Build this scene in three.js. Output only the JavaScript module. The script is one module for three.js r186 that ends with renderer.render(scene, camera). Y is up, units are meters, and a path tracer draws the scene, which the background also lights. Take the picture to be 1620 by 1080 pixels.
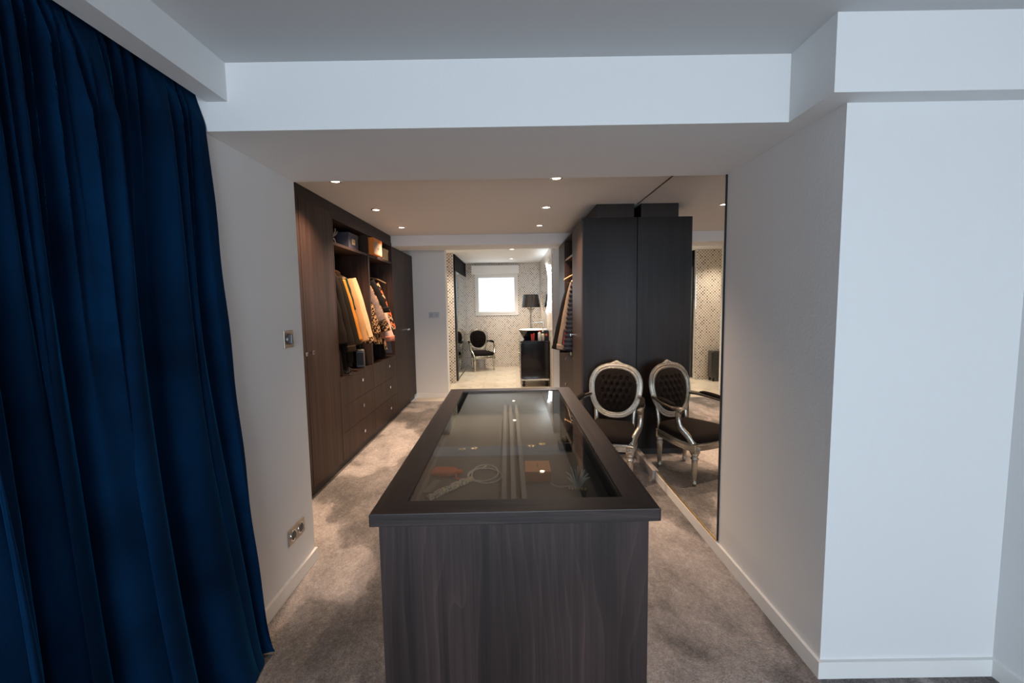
import * as THREE from 'three';
import { RoundedBoxGeometry } from 'three/addons/geometries/RoundedBoxGeometry.js';
import { mergeGeometries } from 'three/addons/utils/BufferGeometryUtils.js';
import { RectAreaLightUniformsLib } from 'three/addons/lights/RectAreaLightUniformsLib.js';

// ---------------------------------------------------------------- camera, sky, daylight, exposure
RectAreaLightUniformsLib.init();
const scene = new THREE.Scene();
const camera = new THREE.PerspectiveCamera(2 * Math.atan(540 / 681.03) * 180 / Math.PI, 1.5, 0.05, 100);
camera.position.set(0, 1.45, 0);
camera.rotation.order = 'YXZ';
camera.rotation.set(-0.0863, 0.0005, -0.016);
scene.add(camera);
const renderer = new THREE.WebGLRenderer({ antialias: true });
renderer.toneMapping = THREE.LinearToneMapping;
renderer.toneMappingExposure = 1.0;
renderer.shadowMap.enabled = true;
renderer.shadowMap.type = THREE.PCFSoftShadowMap;
scene.background = new THREE.Color(0.92, 0.97, 1.0);
scene.backgroundIntensity = 1.6;
function daylight(name, w, h, pos, look, color, intensity) {
  const l = new THREE.RectAreaLight(color, intensity, w, h);
  l.name = name; l.position.set(...pos); l.lookAt(...look); scene.add(l); return l;
}
// the front room's big window behind the camera, and the bathroom's small one
daylight('daylight_front', 2.5, 2.0, [0.1, 1.2, 4.16], [0.1, 1.2, -5], new THREE.Color(0.73, 0.86, 1.0), 11.6);
daylight('daylight_bathroom', 0.82, 0.78, [-0.35, 1.675, -9.93], [-0.35, 1.675, 0], new THREE.Color(0.88, 0.95, 1.0), 2.4);
const WARM = new THREE.Color(1.0, 0.71, 0.49), WARM_BATH = new THREE.Color(1.0, 0.84, 0.66);
const SPOT = 11.0, SPOT_BATH = 13.5;

// ---------------------------------------------------------------- helpers
let seed = 12345;
const rnd = () => { seed = (seed + 0x6d2b79f5) | 0; let t = Math.imul(seed ^ (seed >>> 15), 1 | seed); t = (t + Math.imul(t ^ (t >>> 7), 61 | t)) ^ t; return ((t ^ (t >>> 14)) >>> 0) / 4294967296; };
const rr = (a, b) => a + (b - a) * rnd();
const V = (x, y, z) => new THREE.Vector3(x, y, z);
const lerp = (a, b, t) => a + (b - a) * t, clamp = (x, a = 0, b = 1) => Math.min(b, Math.max(a, x));
const sstep = (a, b, x) => { const t = clamp((x - a) / (b - a)); return t * t * (3 - 2 * t); };
const used = new Map();
function numbered(name) { const n = used.get(name) ?? 0; used.set(name, n + 1); return n ? name + '_' + String(n).padStart(3, '0') : name; }
function hash2(x, y, s) { let h = Math.imul(x, 374761393) + Math.imul(y, 668265263) + Math.imul(s, 1274126177); h = Math.imul(h ^ (h >>> 13), 1274126177); return ((h ^ (h >>> 16)) >>> 0) / 4294967296; }
function vnoise(x, y, px, py, s) {
  const ix = Math.floor(x), iy = Math.floor(y), fx = x - ix, fy = y - iy, u = fx * fx * (3 - 2 * fx), v = fy * fy * (3 - 2 * fy), m = (a, p) => ((a % p) + p) % p;
  const a = hash2(m(ix, px), m(iy, py), s), b = hash2(m(ix + 1, px), m(iy, py), s), c = hash2(m(ix, px), m(iy + 1, py), s), d = hash2(m(ix + 1, px), m(iy + 1, py), s);
  return lerp(lerp(a, b, u), lerp(c, d, u), v);
}
function fbm(u, v, fu, fv, oct, s) { let t = 0, a = 0.5, n = 0; for (let i = 0; i < oct; i++) { t += a * vnoise(u * fu, v * fv, fu, fv, s + i); n += a; a *= 0.5; fu *= 2; fv *= 2; } return t / n; }
function dataTex(N, M, size, f, srgb = true) {   // f(u, v) -> [r, g, b] in 0..1; size = metres covered by the image
  const d = new Uint8Array(N * M * 4);
  for (let j = 0; j < M; j++) for (let i = 0; i < N; i++) { const c = f((i + 0.5) / N, (j + 0.5) / M), o = (j * N + i) * 4; for (let k = 0; k < 3; k++) d[o + k] = clamp(c[k]) * 255; d[o + 3] = 255; }
  const t = new THREE.DataTexture(d, N, M);
  t.magFilter = THREE.LinearFilter; t.minFilter = THREE.LinearMipmapLinearFilter; t.generateMipmaps = true;
  t.wrapS = t.wrapT = THREE.RepeatWrapping; if (srgb) t.colorSpace = THREE.SRGBColorSpace;
  t.repeat.set(1 / size[0], 1 / size[1]); t.needsUpdate = true; return t;
}
// metric box projection: v runs along the grain axis
function boxUV(g, grain = 'y', shift = [0, 0]) {
  if (g.index) g = g.toNonIndexed();
  const p = g.attributes.position, n = g.attributes.normal, uv = new Float32Array(p.count * 2);
  for (let i = 0; i < p.count; i += 3) {
    const ax = [0, 0, 0];
    for (let k = 0; k < 3; k++) { ax[0] += Math.abs(n.getX(i + k)); ax[1] += Math.abs(n.getY(i + k)); ax[2] += Math.abs(n.getZ(i + k)); }
    const m = ax.indexOf(Math.max(...ax)), axes = [0, 1, 2].filter((a) => a !== m), gi = 'xyz'.indexOf(grain);
    const va = axes.includes(gi) ? gi : axes[1], ua = axes.find((a) => a !== va);
    for (let k = 0; k < 3; k++) {
      const q = [p.getX(i + k), p.getY(i + k), p.getZ(i + k)];
      uv[(i + k) * 2] = q[ua] + shift[0] + m * 0.137; uv[(i + k) * 2 + 1] = q[va] + shift[1];
    }
  }
  g.setAttribute('uv', new THREE.BufferAttribute(uv, 2));
  return g;
}
function bx(x0, x1, y0, y1, z0, z1, r = 0, grain = 'y', shift) {
  const w = Math.abs(x1 - x0), h = Math.abs(y1 - y0), d = Math.abs(z1 - z0);
  let g = r > 0 ? new RoundedBoxGeometry(w, h, d, 2, Math.min(r, w / 2.01, h / 2.01, d / 2.01)) : new THREE.BoxGeometry(w, h, d);
  g.translate((x0 + x1) / 2, (y0 + y1) / 2, (z0 + z1) / 2);
  return boxUV(g, grain, shift);
}
function clean(g) { if (g.index) g = g.toNonIndexed(); for (const k of Object.keys(g.attributes)) if (!['position', 'normal', 'uv'].includes(k)) g.deleteAttribute(k); if (!g.attributes.uv) g.setAttribute('uv', new THREE.BufferAttribute(new Float32Array(g.attributes.position.count * 2), 2)); return g; }
function merge(gs) { gs = [].concat(gs); return gs.length === 1 ? gs[0] : mergeGeometries(gs.map(clean)); }
function obj(name, geoms, mat, parent = scene) {
  const m = new THREE.Mesh(merge(geoms), mat);
  m.name = parent === scene ? numbered(name) : name; m.castShadow = m.receiveShadow = true; parent.add(m); return m;
}
function tag(o, label, category, group) { o.userData.label = label; o.userData.category = category; if (group) o.userData.group = group; return o; }
function thing(name, label, category, pos = [0, 0, 0], turn = 0, group) {
  const o = new THREE.Group(); o.name = numbered(name); scene.add(o); o.position.set(...pos); o.rotation.y = turn; return tag(o, label, category, group);
}
function struct(name, geoms, mat, parent = scene) { const m = obj(name, geoms, mat, parent); if (parent === scene) m.userData.kind = 'structure'; return m; }
const tube = (pts, r, seg = 24, rad = 8, closed = false) => new THREE.TubeGeometry(new THREE.CatmullRomCurve3(pts.map((p) => p.isVector3 ? p : V(...p)), closed), seg, r, rad, closed);
const lathe = (pts, seg = 24) => new THREE.LatheGeometry(pts.map(([r, y]) => new THREE.Vector2(r, y)), seg);
const cyl = (r0, r1, h, seg = 20) => new THREE.CylinderGeometry(r0, r1, h, seg);
const sph = (r, a = 12, b = 8) => new THREE.SphereGeometry(r, a, b);
const at = (g, x, y, z) => g.translate(x, y, z);
// tube of varying radius and section: pts [x,y,z,ra,rb]
function limb(pts, seg = 24, rad = 10, flute = 0) {
  const c = new THREE.CatmullRomCurve3(pts.map((p) => V(p[0], p[1], p[2]))), fr = c.computeFrenetFrames(seg, false), pos = [], uv = [], idx = [];
  let n0 = null;
  for (let i = 0; i <= seg; i++) {
    const t = i / seg, p = c.getPoint(t), f = t * (pts.length - 1), k = Math.min(pts.length - 2, Math.floor(f)), q = f - k, ra = lerp(pts[k][3], pts[k + 1][3], q), rb = lerp(pts[k][4] ?? pts[k][3], pts[k + 1][4] ?? pts[k + 1][3], q);
    const tan = c.getTangent(t), side = V(1, 0, 0); side.addScaledVector(tan, -side.dot(tan)); if (side.lengthSq() < 0.01) side.set(0, 0, 1).addScaledVector(tan, -tan.z); side.normalize();
    const up = V(0, 0, 0).crossVectors(tan, side);
    for (let j = 0; j <= rad; j++) { const a = j / rad * Math.PI * 2, m = 1 + flute * Math.cos(a * 6); const v = p.clone().addScaledVector(side, Math.cos(a) * ra * m).addScaledVector(up, Math.sin(a) * rb * m); pos.push(v.x, v.y, v.z); uv.push(j / rad * 0.3, t * c.getLength()); }
  }
  const W = rad + 1;
  for (let i = 0; i < seg; i++) for (let j = 0; j < rad; j++) { const a = i * W + j; idx.push(a, a + 1, a + W, a + 1, a + W + 1, a + W); }
  const caps = [0, seg];
  for (const i of caps) { const b = pos.length / 3, p = c.getPoint(i / seg); pos.push(p.x, p.y, p.z); uv.push(0, 0); for (let j = 0; j < rad; j++) { const a = i * W + j; if (i === 0) idx.push(b, a + 1, a); else idx.push(b, a, a + 1); } }
  const g = new THREE.BufferGeometry(); g.setAttribute('position', new THREE.Float32BufferAttribute(pos, 3)); g.setAttribute('uv', new THREE.Float32BufferAttribute(uv, 2)); g.setIndex(idx);
  // orient outward: compare first ring normal
  g.computeVertexNormals();
  const n = g.attributes.normal, pp = c.getPoint(0.5), mi = Math.floor(seg / 2) * W; const d = V(pos[mi * 3] - pp.x, pos[mi * 3 + 1] - pp.y, pos[mi * 3 + 2] - pp.z);
  if (d.dot(V(n.getX(mi), n.getY(mi), n.getZ(mi))) < 0) { const ix = g.index.array; for (let i = 0; i < ix.length; i += 3) { const t = ix[i]; ix[i] = ix[i + 1]; ix[i + 1] = t; } g.computeVertexNormals(); }
  return g;
}
// grid surface from f(u, v) -> [x, y, z]
function grid(nu, nv, f, uvf) {
  const pos = [], uv = [], idx = [];
  for (let j = 0; j <= nv; j++) for (let i = 0; i <= nu; i++) { const p = f(i / nu, j / nv); pos.push(...p); uv.push(...(uvf ? uvf(i / nu, j / nv, p) : [p[0], p[1]])); }
  for (let j = 0; j < nv; j++) for (let i = 0; i < nu; i++) { const a = j * (nu + 1) + i, b = a + nu + 1; idx.push(a, a + 1, b, a + 1, b + 1, b); }
  const g = new THREE.BufferGeometry(); g.setAttribute('position', new THREE.Float32BufferAttribute(pos, 3)); g.setAttribute('uv', new THREE.Float32BufferAttribute(uv, 2)); g.setIndex(idx); g.computeVertexNormals(); return g;
}
function ext(shape, depth, bevel = 0.002, seg = 24) { return new THREE.ExtrudeGeometry(shape, { depth, bevelEnabled: bevel > 0, bevelSize: bevel, bevelThickness: bevel, bevelSegments: 2, curveSegments: seg }); }

// ---------------------------------------------------------------- materials
const std = (o) => new THREE.MeshStandardMaterial(o), phy = (o) => new THREE.MeshPhysicalMaterial(o);
const lin = (r, g, b) => new THREE.Color().setRGB(r, g, b);
const woodF = (u, v) => {
  const warp = fbm(u, v, 6, 2, 3, 11) - 0.5, ring = u * 26 + warp * 5.5, saw = ring - Math.floor(ring);
  const ca = Math.pow(saw, 3) * 0.55 + 0.22 * Math.sin(ring * 6.283), fine = fbm(u, v, 190, 5, 3, 31), streak = fbm(u, v, 34, 2, 3, 51), blotch = fbm(u, v, 4, 3, 3, 71);
  let k = 0.55 + 0.32 * (streak - 0.5) * 1.7 + 0.22 * (fine - 0.5) * 1.5 + 0.10 * ca + 0.35 * (blotch - 0.5);
  return clamp(k, 0.05, 1.1);
};
const woodC = dataTex(1024, 1024, [0.9, 1.6], (u, v) => { const k = woodF(u, v); return [0.245 * k + 0.07, 0.18 * k + 0.046, 0.157 * k + 0.038]; });
const woodB = dataTex(1024, 1024, [0.9, 1.6], (u, v) => { const k = woodF(u, v); return [k, k, k]; }, false);
const wood = phy({ name: 'dark_stained_wood', map: woodC, bumpMap: woodB, bumpScale: 0.0009, roughness: 0.5, specularIntensity: 0.5 });
const woodIsland = std({ name: 'dark_grained_wood', map: dataTex(1024, 1024, [0.72, 1.5], (u, v) => {
  const warp = fbm(u, v, 4, 2, 3, 211) - 0.5, ring = u * 17 + warp * 5, saw = ring - Math.floor(ring), fine = fbm(u, v, 170, 4, 3, 231), st = fbm(u, v, 30, 2, 3, 251), knot = fbm(u, v, 5, 4, 3, 271);
  const k = 0.22 + 0.62 * (st - 0.5) + 0.36 * (fine - 0.5) + 0.30 * (Math.pow(saw, 6) - 0.13) + 0.5 * (knot - 0.5);
  return [0.135 + 0.185 * k, 0.103 + 0.145 * k, 0.097 + 0.138 * k];
}), bumpMap: woodB, bumpScale: 0.0009, roughness: 0.40 });
const woodPanel = phy({ name: 'charcoal_wood', map: woodC, color: lin(0.30, 0.36, 0.46), bumpMap: woodB, bumpScale: 0.0006, roughness: 0.45, specularIntensity: 0.5 });
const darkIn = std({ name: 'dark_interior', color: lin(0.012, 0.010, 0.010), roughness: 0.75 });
const plinthM = std({ name: 'plinth_dark', color: lin(0.022, 0.019, 0.021), roughness: 0.5 });
const plasterB = dataTex(512, 512, [0.5, 0.5], (u, v) => { const k = fbm(u, v, 60, 60, 3, 5); return [k, k, k]; }, false);
const paint = std({ name: 'white_paint', color: lin(0.72, 0.72, 0.72), roughness: 0.75, bumpMap: plasterB, bumpScale: 0.0004 });
const paintDimmed = std({ name: 'dimmed_white_paint', color: lin(0.58, 0.58, 0.585), roughness: 0.9 });  // same white paint; the front ceiling's weaker light is put into the colour
const skirtM = std({ name: 'skirting_paint', color: lin(0.78, 0.77, 0.75), roughness: 0.4 });
const carpetF = (u, v) => {        // brushed pile: soft streaky patches of lighter and darker lean
  const w1 = fbm(u, v, 3, 3, 3, 301), w2 = fbm(u, v, 4, 3, 3, 305), x = u + 0.22 * (w1 - 0.5), y = v + 0.22 * (w2 - 0.5);
  const a = fbm(x, y, 5, 4, 5, 311), b = fbm(x + y * 0, y, 14, 7, 4, 331), c = fbm(x, y, 3, 2, 3, 341);
  return sstep(0.30, 0.70, a * 0.5 + b * 0.32 + c * 0.18) * 0.75 + 0.25 * sstep(0.46, 0.54, a * 0.6 + b * 0.4);
};
const carpetFine = (u, v) => fbm(u, v, 420, 420, 2, 351);
const carpet = std({ name: 'plush_carpet', roughness: 1.0, map: dataTex(2048, 2048, [2.2, 2.2], (u, v) => {
  const p = carpetF(u, v), f = carpetFine(u, v) - 0.5, s = fbm(u, v, 130, 90, 2, 361) - 0.5, k = 0.49 + 0.30 * (p - 0.5) + 0.15 * f + 0.10 * s;
  return [k * 1.035, k * 0.985, k * 0.965];
}), bumpMap: dataTex(1024, 1024, [1.1, 1.1], (u, v) => { const k = fbm(u, v, 210, 210, 2, 371) * 0.7 + fbm(u, v, 40, 40, 2, 381) * 0.3; return [k, k, k]; }, false), bumpScale: 0.008 });
// small diamond mosaic wallpaper-like tiling, far too small to build piece by piece
const CELLS = 10;
const mosaicF = (u, v) => {
  const x = u * CELLS, y = v * CELLS, a = x + y, b = x - y, fa = Math.abs(a - Math.round(a)), fb = Math.abs(b - Math.round(b)), e = Math.min(fa, fb);
  // lattice nodes where both diagonals cross
  const na = Math.round(a), nb = Math.round(b), nx = (na + nb) / 2, ny = (na - nb) / 2, wrap = (q) => ((q % CELLS) + CELLS) % CELLS;
  const h = hash2(Math.round(wrap(nx) * 2) % (2 * CELLS), Math.round(wrap(ny) * 2) % (2 * CELLS), 77), dot = Math.max(fa, fb);
  if (dot < 0.25 && h < 0.21) return [0.20, 0.16, 0.16];
  const line = 1 - sstep(0.06, 0.12, e), sh = 0.05 * (hash2(Math.floor(a) + 50, Math.floor(b) + 50, 78) - 0.5);
  return [lerp(0.89 + sh, 0.50, line), lerp(0.85 + sh, 0.45, line), lerp(0.80 + sh, 0.41, line)];
};
const mosaic = std({ name: 'diamond_mosaic', roughness: 0.28, map: dataTex(1024, 1024, [0.55, 0.55], mosaicF) });
const marble = std({ name: 'cream_marble', roughness: 0.12, map: dataTex(512, 512, [1.3, 1.3], (u, v) => { const k = 0.84 + 0.07 * (fbm(u, v, 4, 6, 5, 401) - 0.5) - 0.05 * sstep(0.62, 0.7, fbm(u, v, 5, 5, 4, 421)); return [k, k * 0.95, k * 0.87]; }) });
const grout = std({ name: 'grout', color: lin(0.42, 0.38, 0.33), roughness: 0.9 });
const mirrorM = std({ name: 'mirror_silver', color: lin(0.86, 0.87, 0.86), metalness: 1, roughness: 0.0 });
const glassM = phy({ name: 'clear_glass', color: lin(0.90, 0.93, 0.92), transmission: 1, thickness: 0, roughness: 0, ior: 1.52 });
const chrome = std({ name: 'chrome', color: lin(0.78, 0.78, 0.80), metalness: 1, roughness: 0.12 });
const nickel = std({ name: 'brushed_nickel', color: lin(0.60, 0.54, 0.46), metalness: 1, roughness: 0.32 });
const brass = std({ name: 'brass', color: lin(0.75, 0.55, 0.28), metalness: 1, roughness: 0.3 });
const blackMetal = std({ name: 'black_metal', color: lin(0.012, 0.012, 0.013), metalness: 0.3, roughness: 0.4 });
const blackGloss = phy({ name: 'black_lacquer', color: lin(0.006, 0.006, 0.008), roughness: 0.12, specularIntensity: 0.6, clearcoat: 0.3, clearcoatRoughness: 0.04 });
const blackMatt = std({ name: 'black_matt', color: lin(0.012, 0.011, 0.012), roughness: 0.6 });
const silverB = dataTex(256, 256, [0.06, 0.06], (u, v) => { const k = fbm(u, v, 9, 9, 3, 501); return [k, k, k]; }, false);
const silver = std({ name: 'silver_leaf', color: lin(0.52, 0.49, 0.44), metalness: 1.0, roughness: 0.2, bumpMap: silverB, bumpScale: 0.0012 });
const velvetBlack = phy({ name: 'brown_black_velvet', color: lin(0.006, 0.004, 0.0035), roughness: 0.95, specularIntensity: 0.3, sheen: 0.35, sheenColor: lin(0.05, 0.03, 0.02), sheenRoughness: 0.45 });
const white = std({ name: 'white_plastic', color: lin(0.78, 0.78, 0.77), roughness: 0.35 });
const velvetB = dataTex(512, 512, [0.4, 0.4], (u, v) => { const k = fbm(u, v, 18, 14, 4, 611) * 0.5 + fbm(u, v, 160, 160, 2, 621) * 0.5; return [k, k, k]; }, false);
const velvetBlue = phy({ name: 'midnight_blue_velvet', color: lin(0.0006, 0.021, 0.064), roughness: 0.95, specularIntensity: 0.15, sheen: 1.0, sheenColor: lin(0.0, 0.42, 1.0), sheenRoughness: 0.5, bumpMap: velvetB, bumpScale: 0.0012,
  map: dataTex(512, 512, [0.8, 0.8], (u, v) => { const k = 0.82 + 0.36 * (fbm(u, v, 6, 5, 4, 631) - 0.5); return [k, k, k]; }) });

// ---------------------------------------------------------------- setting
const H = 2.369, YB = 2.122, YC = 2.343, YBATH = 2.39, XR = 1.166, XL = -1.161, ZB = -1.70, ZW = -2.379;
struct('floor', bx(-2.3, 2.1, -0.1, 0, -6.44, 4.4), carpet);
struct('ceiling', bx(-1.7, 2.1, H, H + 0.15, ZB, 4.4), paintDimmed);
struct('ceiling_dressing', bx(-2.3, XR + 0.04, YC, YC + 0.15, -5.59, ZW), paint);
struct('beam', bx(-1.7, XR, YB, H + 0.15, ZW, ZB), paint);
struct('beam_bulkhead', [bx(1.064, XR, YB, H, ZB, -1.469), bx(XR, 2.1, YB, H, -1.546, -1.469)], paint);
struct('wall_right', bx(1.8306, 2.1, 0, H, -1.546, 4.4), paint);
struct('wall_pier', bx(XR, 2.1, 0, H + 0.15, -6.9, -1.546), paint);
struct('wall_left', bx(-1.7, -1.45, 0, H, ZB, 4.4), paint);
struct('wall_stub', bx(-2.3, XL, 0, YB, ZW, ZB), paint);
struct('beam_pelmet', bx(-1.142, -1.062, 2.2294, H, ZB, 4.2), paint);
struct('wall_dressing', bx(-2.3, -2.14, 0, YC, -6.9, ZW), paint);
struct('beam_rear', bx(-2.14, XR, 2.212, 2.6, -6.05, -5.59), paint);
struct('wall_end_left', bx(-2.14, -1.019, 0, 2.6, -6.9, -6.70), paint);
struct('wall_end_right', bx(0.64, XR, 0, 2.6, -6.9, -6.70), paint);
// rear wall with the large window that lights the front room
struct('wall_rear', [bx(-1.45, -1.15, 0, H, 4.2, 4.4), bx(1.35, 1.8306, 0, H, 4.2, 4.4), bx(-1.15, 1.35, 0, 0.2, 4.2, 4.4), bx(-1.15, 1.35, 2.2, H, 4.2, 4.4)], paint);
const win1 = struct('window_1', [bx(-1.15, -1.09, 0.2, 2.2, 4.25, 4.32, 0.004), bx(1.29, 1.35, 0.2, 2.2, 4.25, 4.32, 0.004), bx(-1.09, 1.29, 0.2, 0.26, 4.25, 4.32, 0.004), bx(-1.09, 1.29, 2.14, 2.2, 4.25, 4.32, 0.004), bx(0.07, 0.13, 0.26, 2.14, 4.25, 4.32, 0.004)], white);
obj('pane', bx(-1.09, 0.07, 0.26, 2.14, 4.283, 4.287), glassM, win1); obj('pane', bx(0.13, 1.29, 0.26, 2.14, 4.283, 4.287), glassM, win1);
// baseboards
struct('baseboard_left', bx(XL, XL + 0.016, 0, 0.068, ZW - 0.006, ZB + 0.0), skirtM);
struct('baseboard_right', [bx(XR - 0.014, XR, 0, 0.068, -3.40, -1.546), bx(XR - 0.014, 1.8306, 0, 0.068, -1.546, -1.532)], skirtM);
struct('baseboard_mirror', bx(XR - 0.030, XR, 0, 0.072, -3.985, -3.43, 0.002), std({ name: 'shaded_skirting', color: lin(0.30, 0.27, 0.26), roughness: 0.5 }));  // the armchair's shade on this length is put into its colour
struct('baseboard_side', bx(1.8166, 1.8306, 0, 0.068, -1.532, 4.2), skirtM);
struct('baseboard_end', bx(-1.52, -1.019, 0, 0.075, -6.70, -6.685), skirtM);
struct('trim_1', bx(-1.52, 0.66, -0.05, 0.004, -6.70, -6.44), marble);       // marble threshold between carpet and bathroom
// wall mirror
const mir = thing('wall_mirror', 'tall frameless wall mirror reflecting the silver armchair', 'mirror');
obj('mirror_pane', bx(XR - 0.006, XR - 0.0005, 0.078, YC - 0.004, -5.58, ZW + 0.006), mirrorM, mir);
obj('mirror_edge', bx(XR - 0.008, XR, 0.078, YC - 0.22, ZW + 0.006, ZW + 0.014), blackMetal, mir);
obj('bottom_trim', bx(XR - 0.011, XR, 0.070, 0.078, -3.40, ZW + 0.006), brass, mir);
obj('top_trim', bx(XR - 0.010, XR, YC - 0.006, YC, -4.0, ZW), std({ color: lin(0.10, 0.07, 0.06), roughness: 0.5 }), mir);

// ---- bathroom shell
const bathFloor = struct('floor_bathroom', bx(-2.3, 0.9, -0.1, -0.008, -10.2, -6.70), grout);
const tileM = [marble, std({ name: 'cream_marble_light', map: marble.map, color: lin(1, 0.99, 0.97), roughness: 0.10 }), std({ name: 'cream_marble_dark', map: marble.map, color: lin(0.95, 0.94, 0.92), roughness: 0.13 })];
const tileG = bx(0, 0.596, -0.010, 0, -0.596, 0, 0.0012);
for (let i = 0; i < 5; i++) for (let j = 0; j < 6; j++) {
  const m = new THREE.Mesh(tileG, tileM[(i * 2 + j * 3 + ((i * j) % 2)) % 3]); m.name = 'tile'; m.position.set(-2.30 + i * 0.599 - 0.03, 0, -6.70 - j * 0.599); m.castShadow = m.receiveShadow = true;
  if (m.position.x + 0.596 > 0.66) m.scale.x = (0.655 - m.position.x) / 0.596;
  if (m.position.z - 0.596 < -9.99) m.scale.z = (m.position.z + 9.99) / 0.596;
  bathFloor.add(m);
}
struct('ceiling_bathroom', bx(-2.3, 0.9, YBATH, 2.6, -10.2, -6.05), paint);
struct('wall_bathroom_back', [bx(-2.3, -0.84, 0, YBATH, -10.2, -9.99), bx(0.15, 0.9, 0, YBATH, -10.2, -9.99), bx(-0.84, 0.15, 0, 1.20, -10.2, -9.99), bx(-0.84, 0.15, 2.145, YBATH, -10.2, -9.99)], mosaic);
struct('wall_bathroom_right', bx(0.655, 0.9, 0, YBATH, -9.99, -6.9), mosaic);
struct('wall_bathroom_left', bx(-2.3, -2.14, 0, YBATH, -9.99, -6.9), mosaic);
struct('wall_bathroom_block', bx(-2.14, -1.06, 0, YBATH, -9.99, -7.92), mosaic);
struct('trim_2', bx(-1.062, -1.050, 0, YBATH, -7.925, -7.912, 0.002), chrome);
struct('trim_3', [bx(0.628, 0.64, 0, 2.212, -6.71, -6.69, 0.002)], std({ color: lin(0.62, 0.52, 0.43), roughness: 0.5 }));
// bathroom window: frame, sash, pane and roller-shutter box
const win2 = struct('window_2', [bx(-0.84, -0.795, 1.20, 2.145, -10.04, -9.965, 0.004), bx(0.105, 0.15, 1.20, 2.145, -10.04, -9.965, 0.004), bx(-0.795, 0.105, 1.20, 1.245, -10.04, -9.965, 0.004), bx(-0.795, 0.105, 2.10, 2.145, -10.04, -9.965, 0.004)], white);
obj('sash', [bx(-0.795, -0.755, 1.245, 2.10, -10.03, -9.955, 0.004), bx(0.065, 0.105, 1.245, 2.10, -10.03, -9.955, 0.004), bx(-0.755, 0.065, 1.245, 1.285, -10.03, -9.955, 0.004), bx(-0.755, 0.065, 2.06, 2.10, -10.03, -9.955, 0.004)], white, win2);
obj('pane', bx(-0.755, 0.065, 1.285, 2.06, -10.0, -9.996), phy({ name: 'frosted_glass', color: lin(0.95, 0.97, 0.98), transmission: 1, thickness: 0, roughness: 0.05, ior: 1.5 }), win2);
obj('shutter_box', bx(-0.905, 0.18, 2.145, 2.335, -9.99, -9.87, 0.006), white, win2);
obj('window_handle', [bx(-0.79, -0.775, 1.62, 1.68, -9.955, -9.945, 0.002), bx(-0.788, -0.777, 1.55, 1.66, -9.945, -9.935, 0.003)], white, win2);

// ---------------------------------------------------------------- recessed ceiling spotlights
function spot(x, y, z, label, group, I, color = WARM) {
  const t = thing('ceiling_spotlight', label, 'spotlight', [x, y, z], 0, group);
  obj('bezel', lathe([[0.030, -0.001], [0.031, -0.005], [0.040, -0.005], [0.044, -0.003], [0.045, 0.0]], 28), chrome, t);
  const lens = obj('lens', at(cyl(0.030, 0.030, 0.002, 24), 0, -0.002, 0), std({ name: 'lamp_glow', color: 0x000000, emissive: new THREE.Color(1, 0.82, 0.62), emissiveIntensity: 9 }), t);
  lens.castShadow = false;
  const l = new THREE.SpotLight(color, I, 0, 1.02, 0.6, 2); l.name = 'spotlight_beam'; l.position.set(0, -0.012, 0); l.target.position.set(0, -2, 0); l.shadow.radius = 1.5; l.castShadow = true;
  t.add(l); t.add(l.target); return t;
}
const rowsL = [['nearest', -3.153], ['middle', -4.08], ['farthest', -5.006]];
for (const [w, z] of rowsL) spot(-1.242, YC, z, `${w} of the three recessed spotlights along the left wardrobe`, 'dressing room spotlights', SPOT);
for (const [w, z] of rowsL) spot(0.334, YC, z - 0.01, `${w} of the three recessed spotlights on the right half of the dressing ceiling`, 'dressing room spotlights', SPOT);
spot(0.02, YBATH, -7.49, 'recessed spotlight in the bathroom ceiling nearer the dressing room', 'bathroom spotlights', SPOT_BATH, WARM_BATH);
spot(0.01, YBATH, -9.03, 'recessed spotlight in the bathroom ceiling nearer the window', 'bathroom spotlights', SPOT_BATH, WARM_BATH);
spot(-1.35, YBATH, -7.45, 'recessed spotlight above the suitcase beside the mosaic pier', 'bathroom spotlights', SPOT_BATH * 0.55, WARM_BATH);

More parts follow.
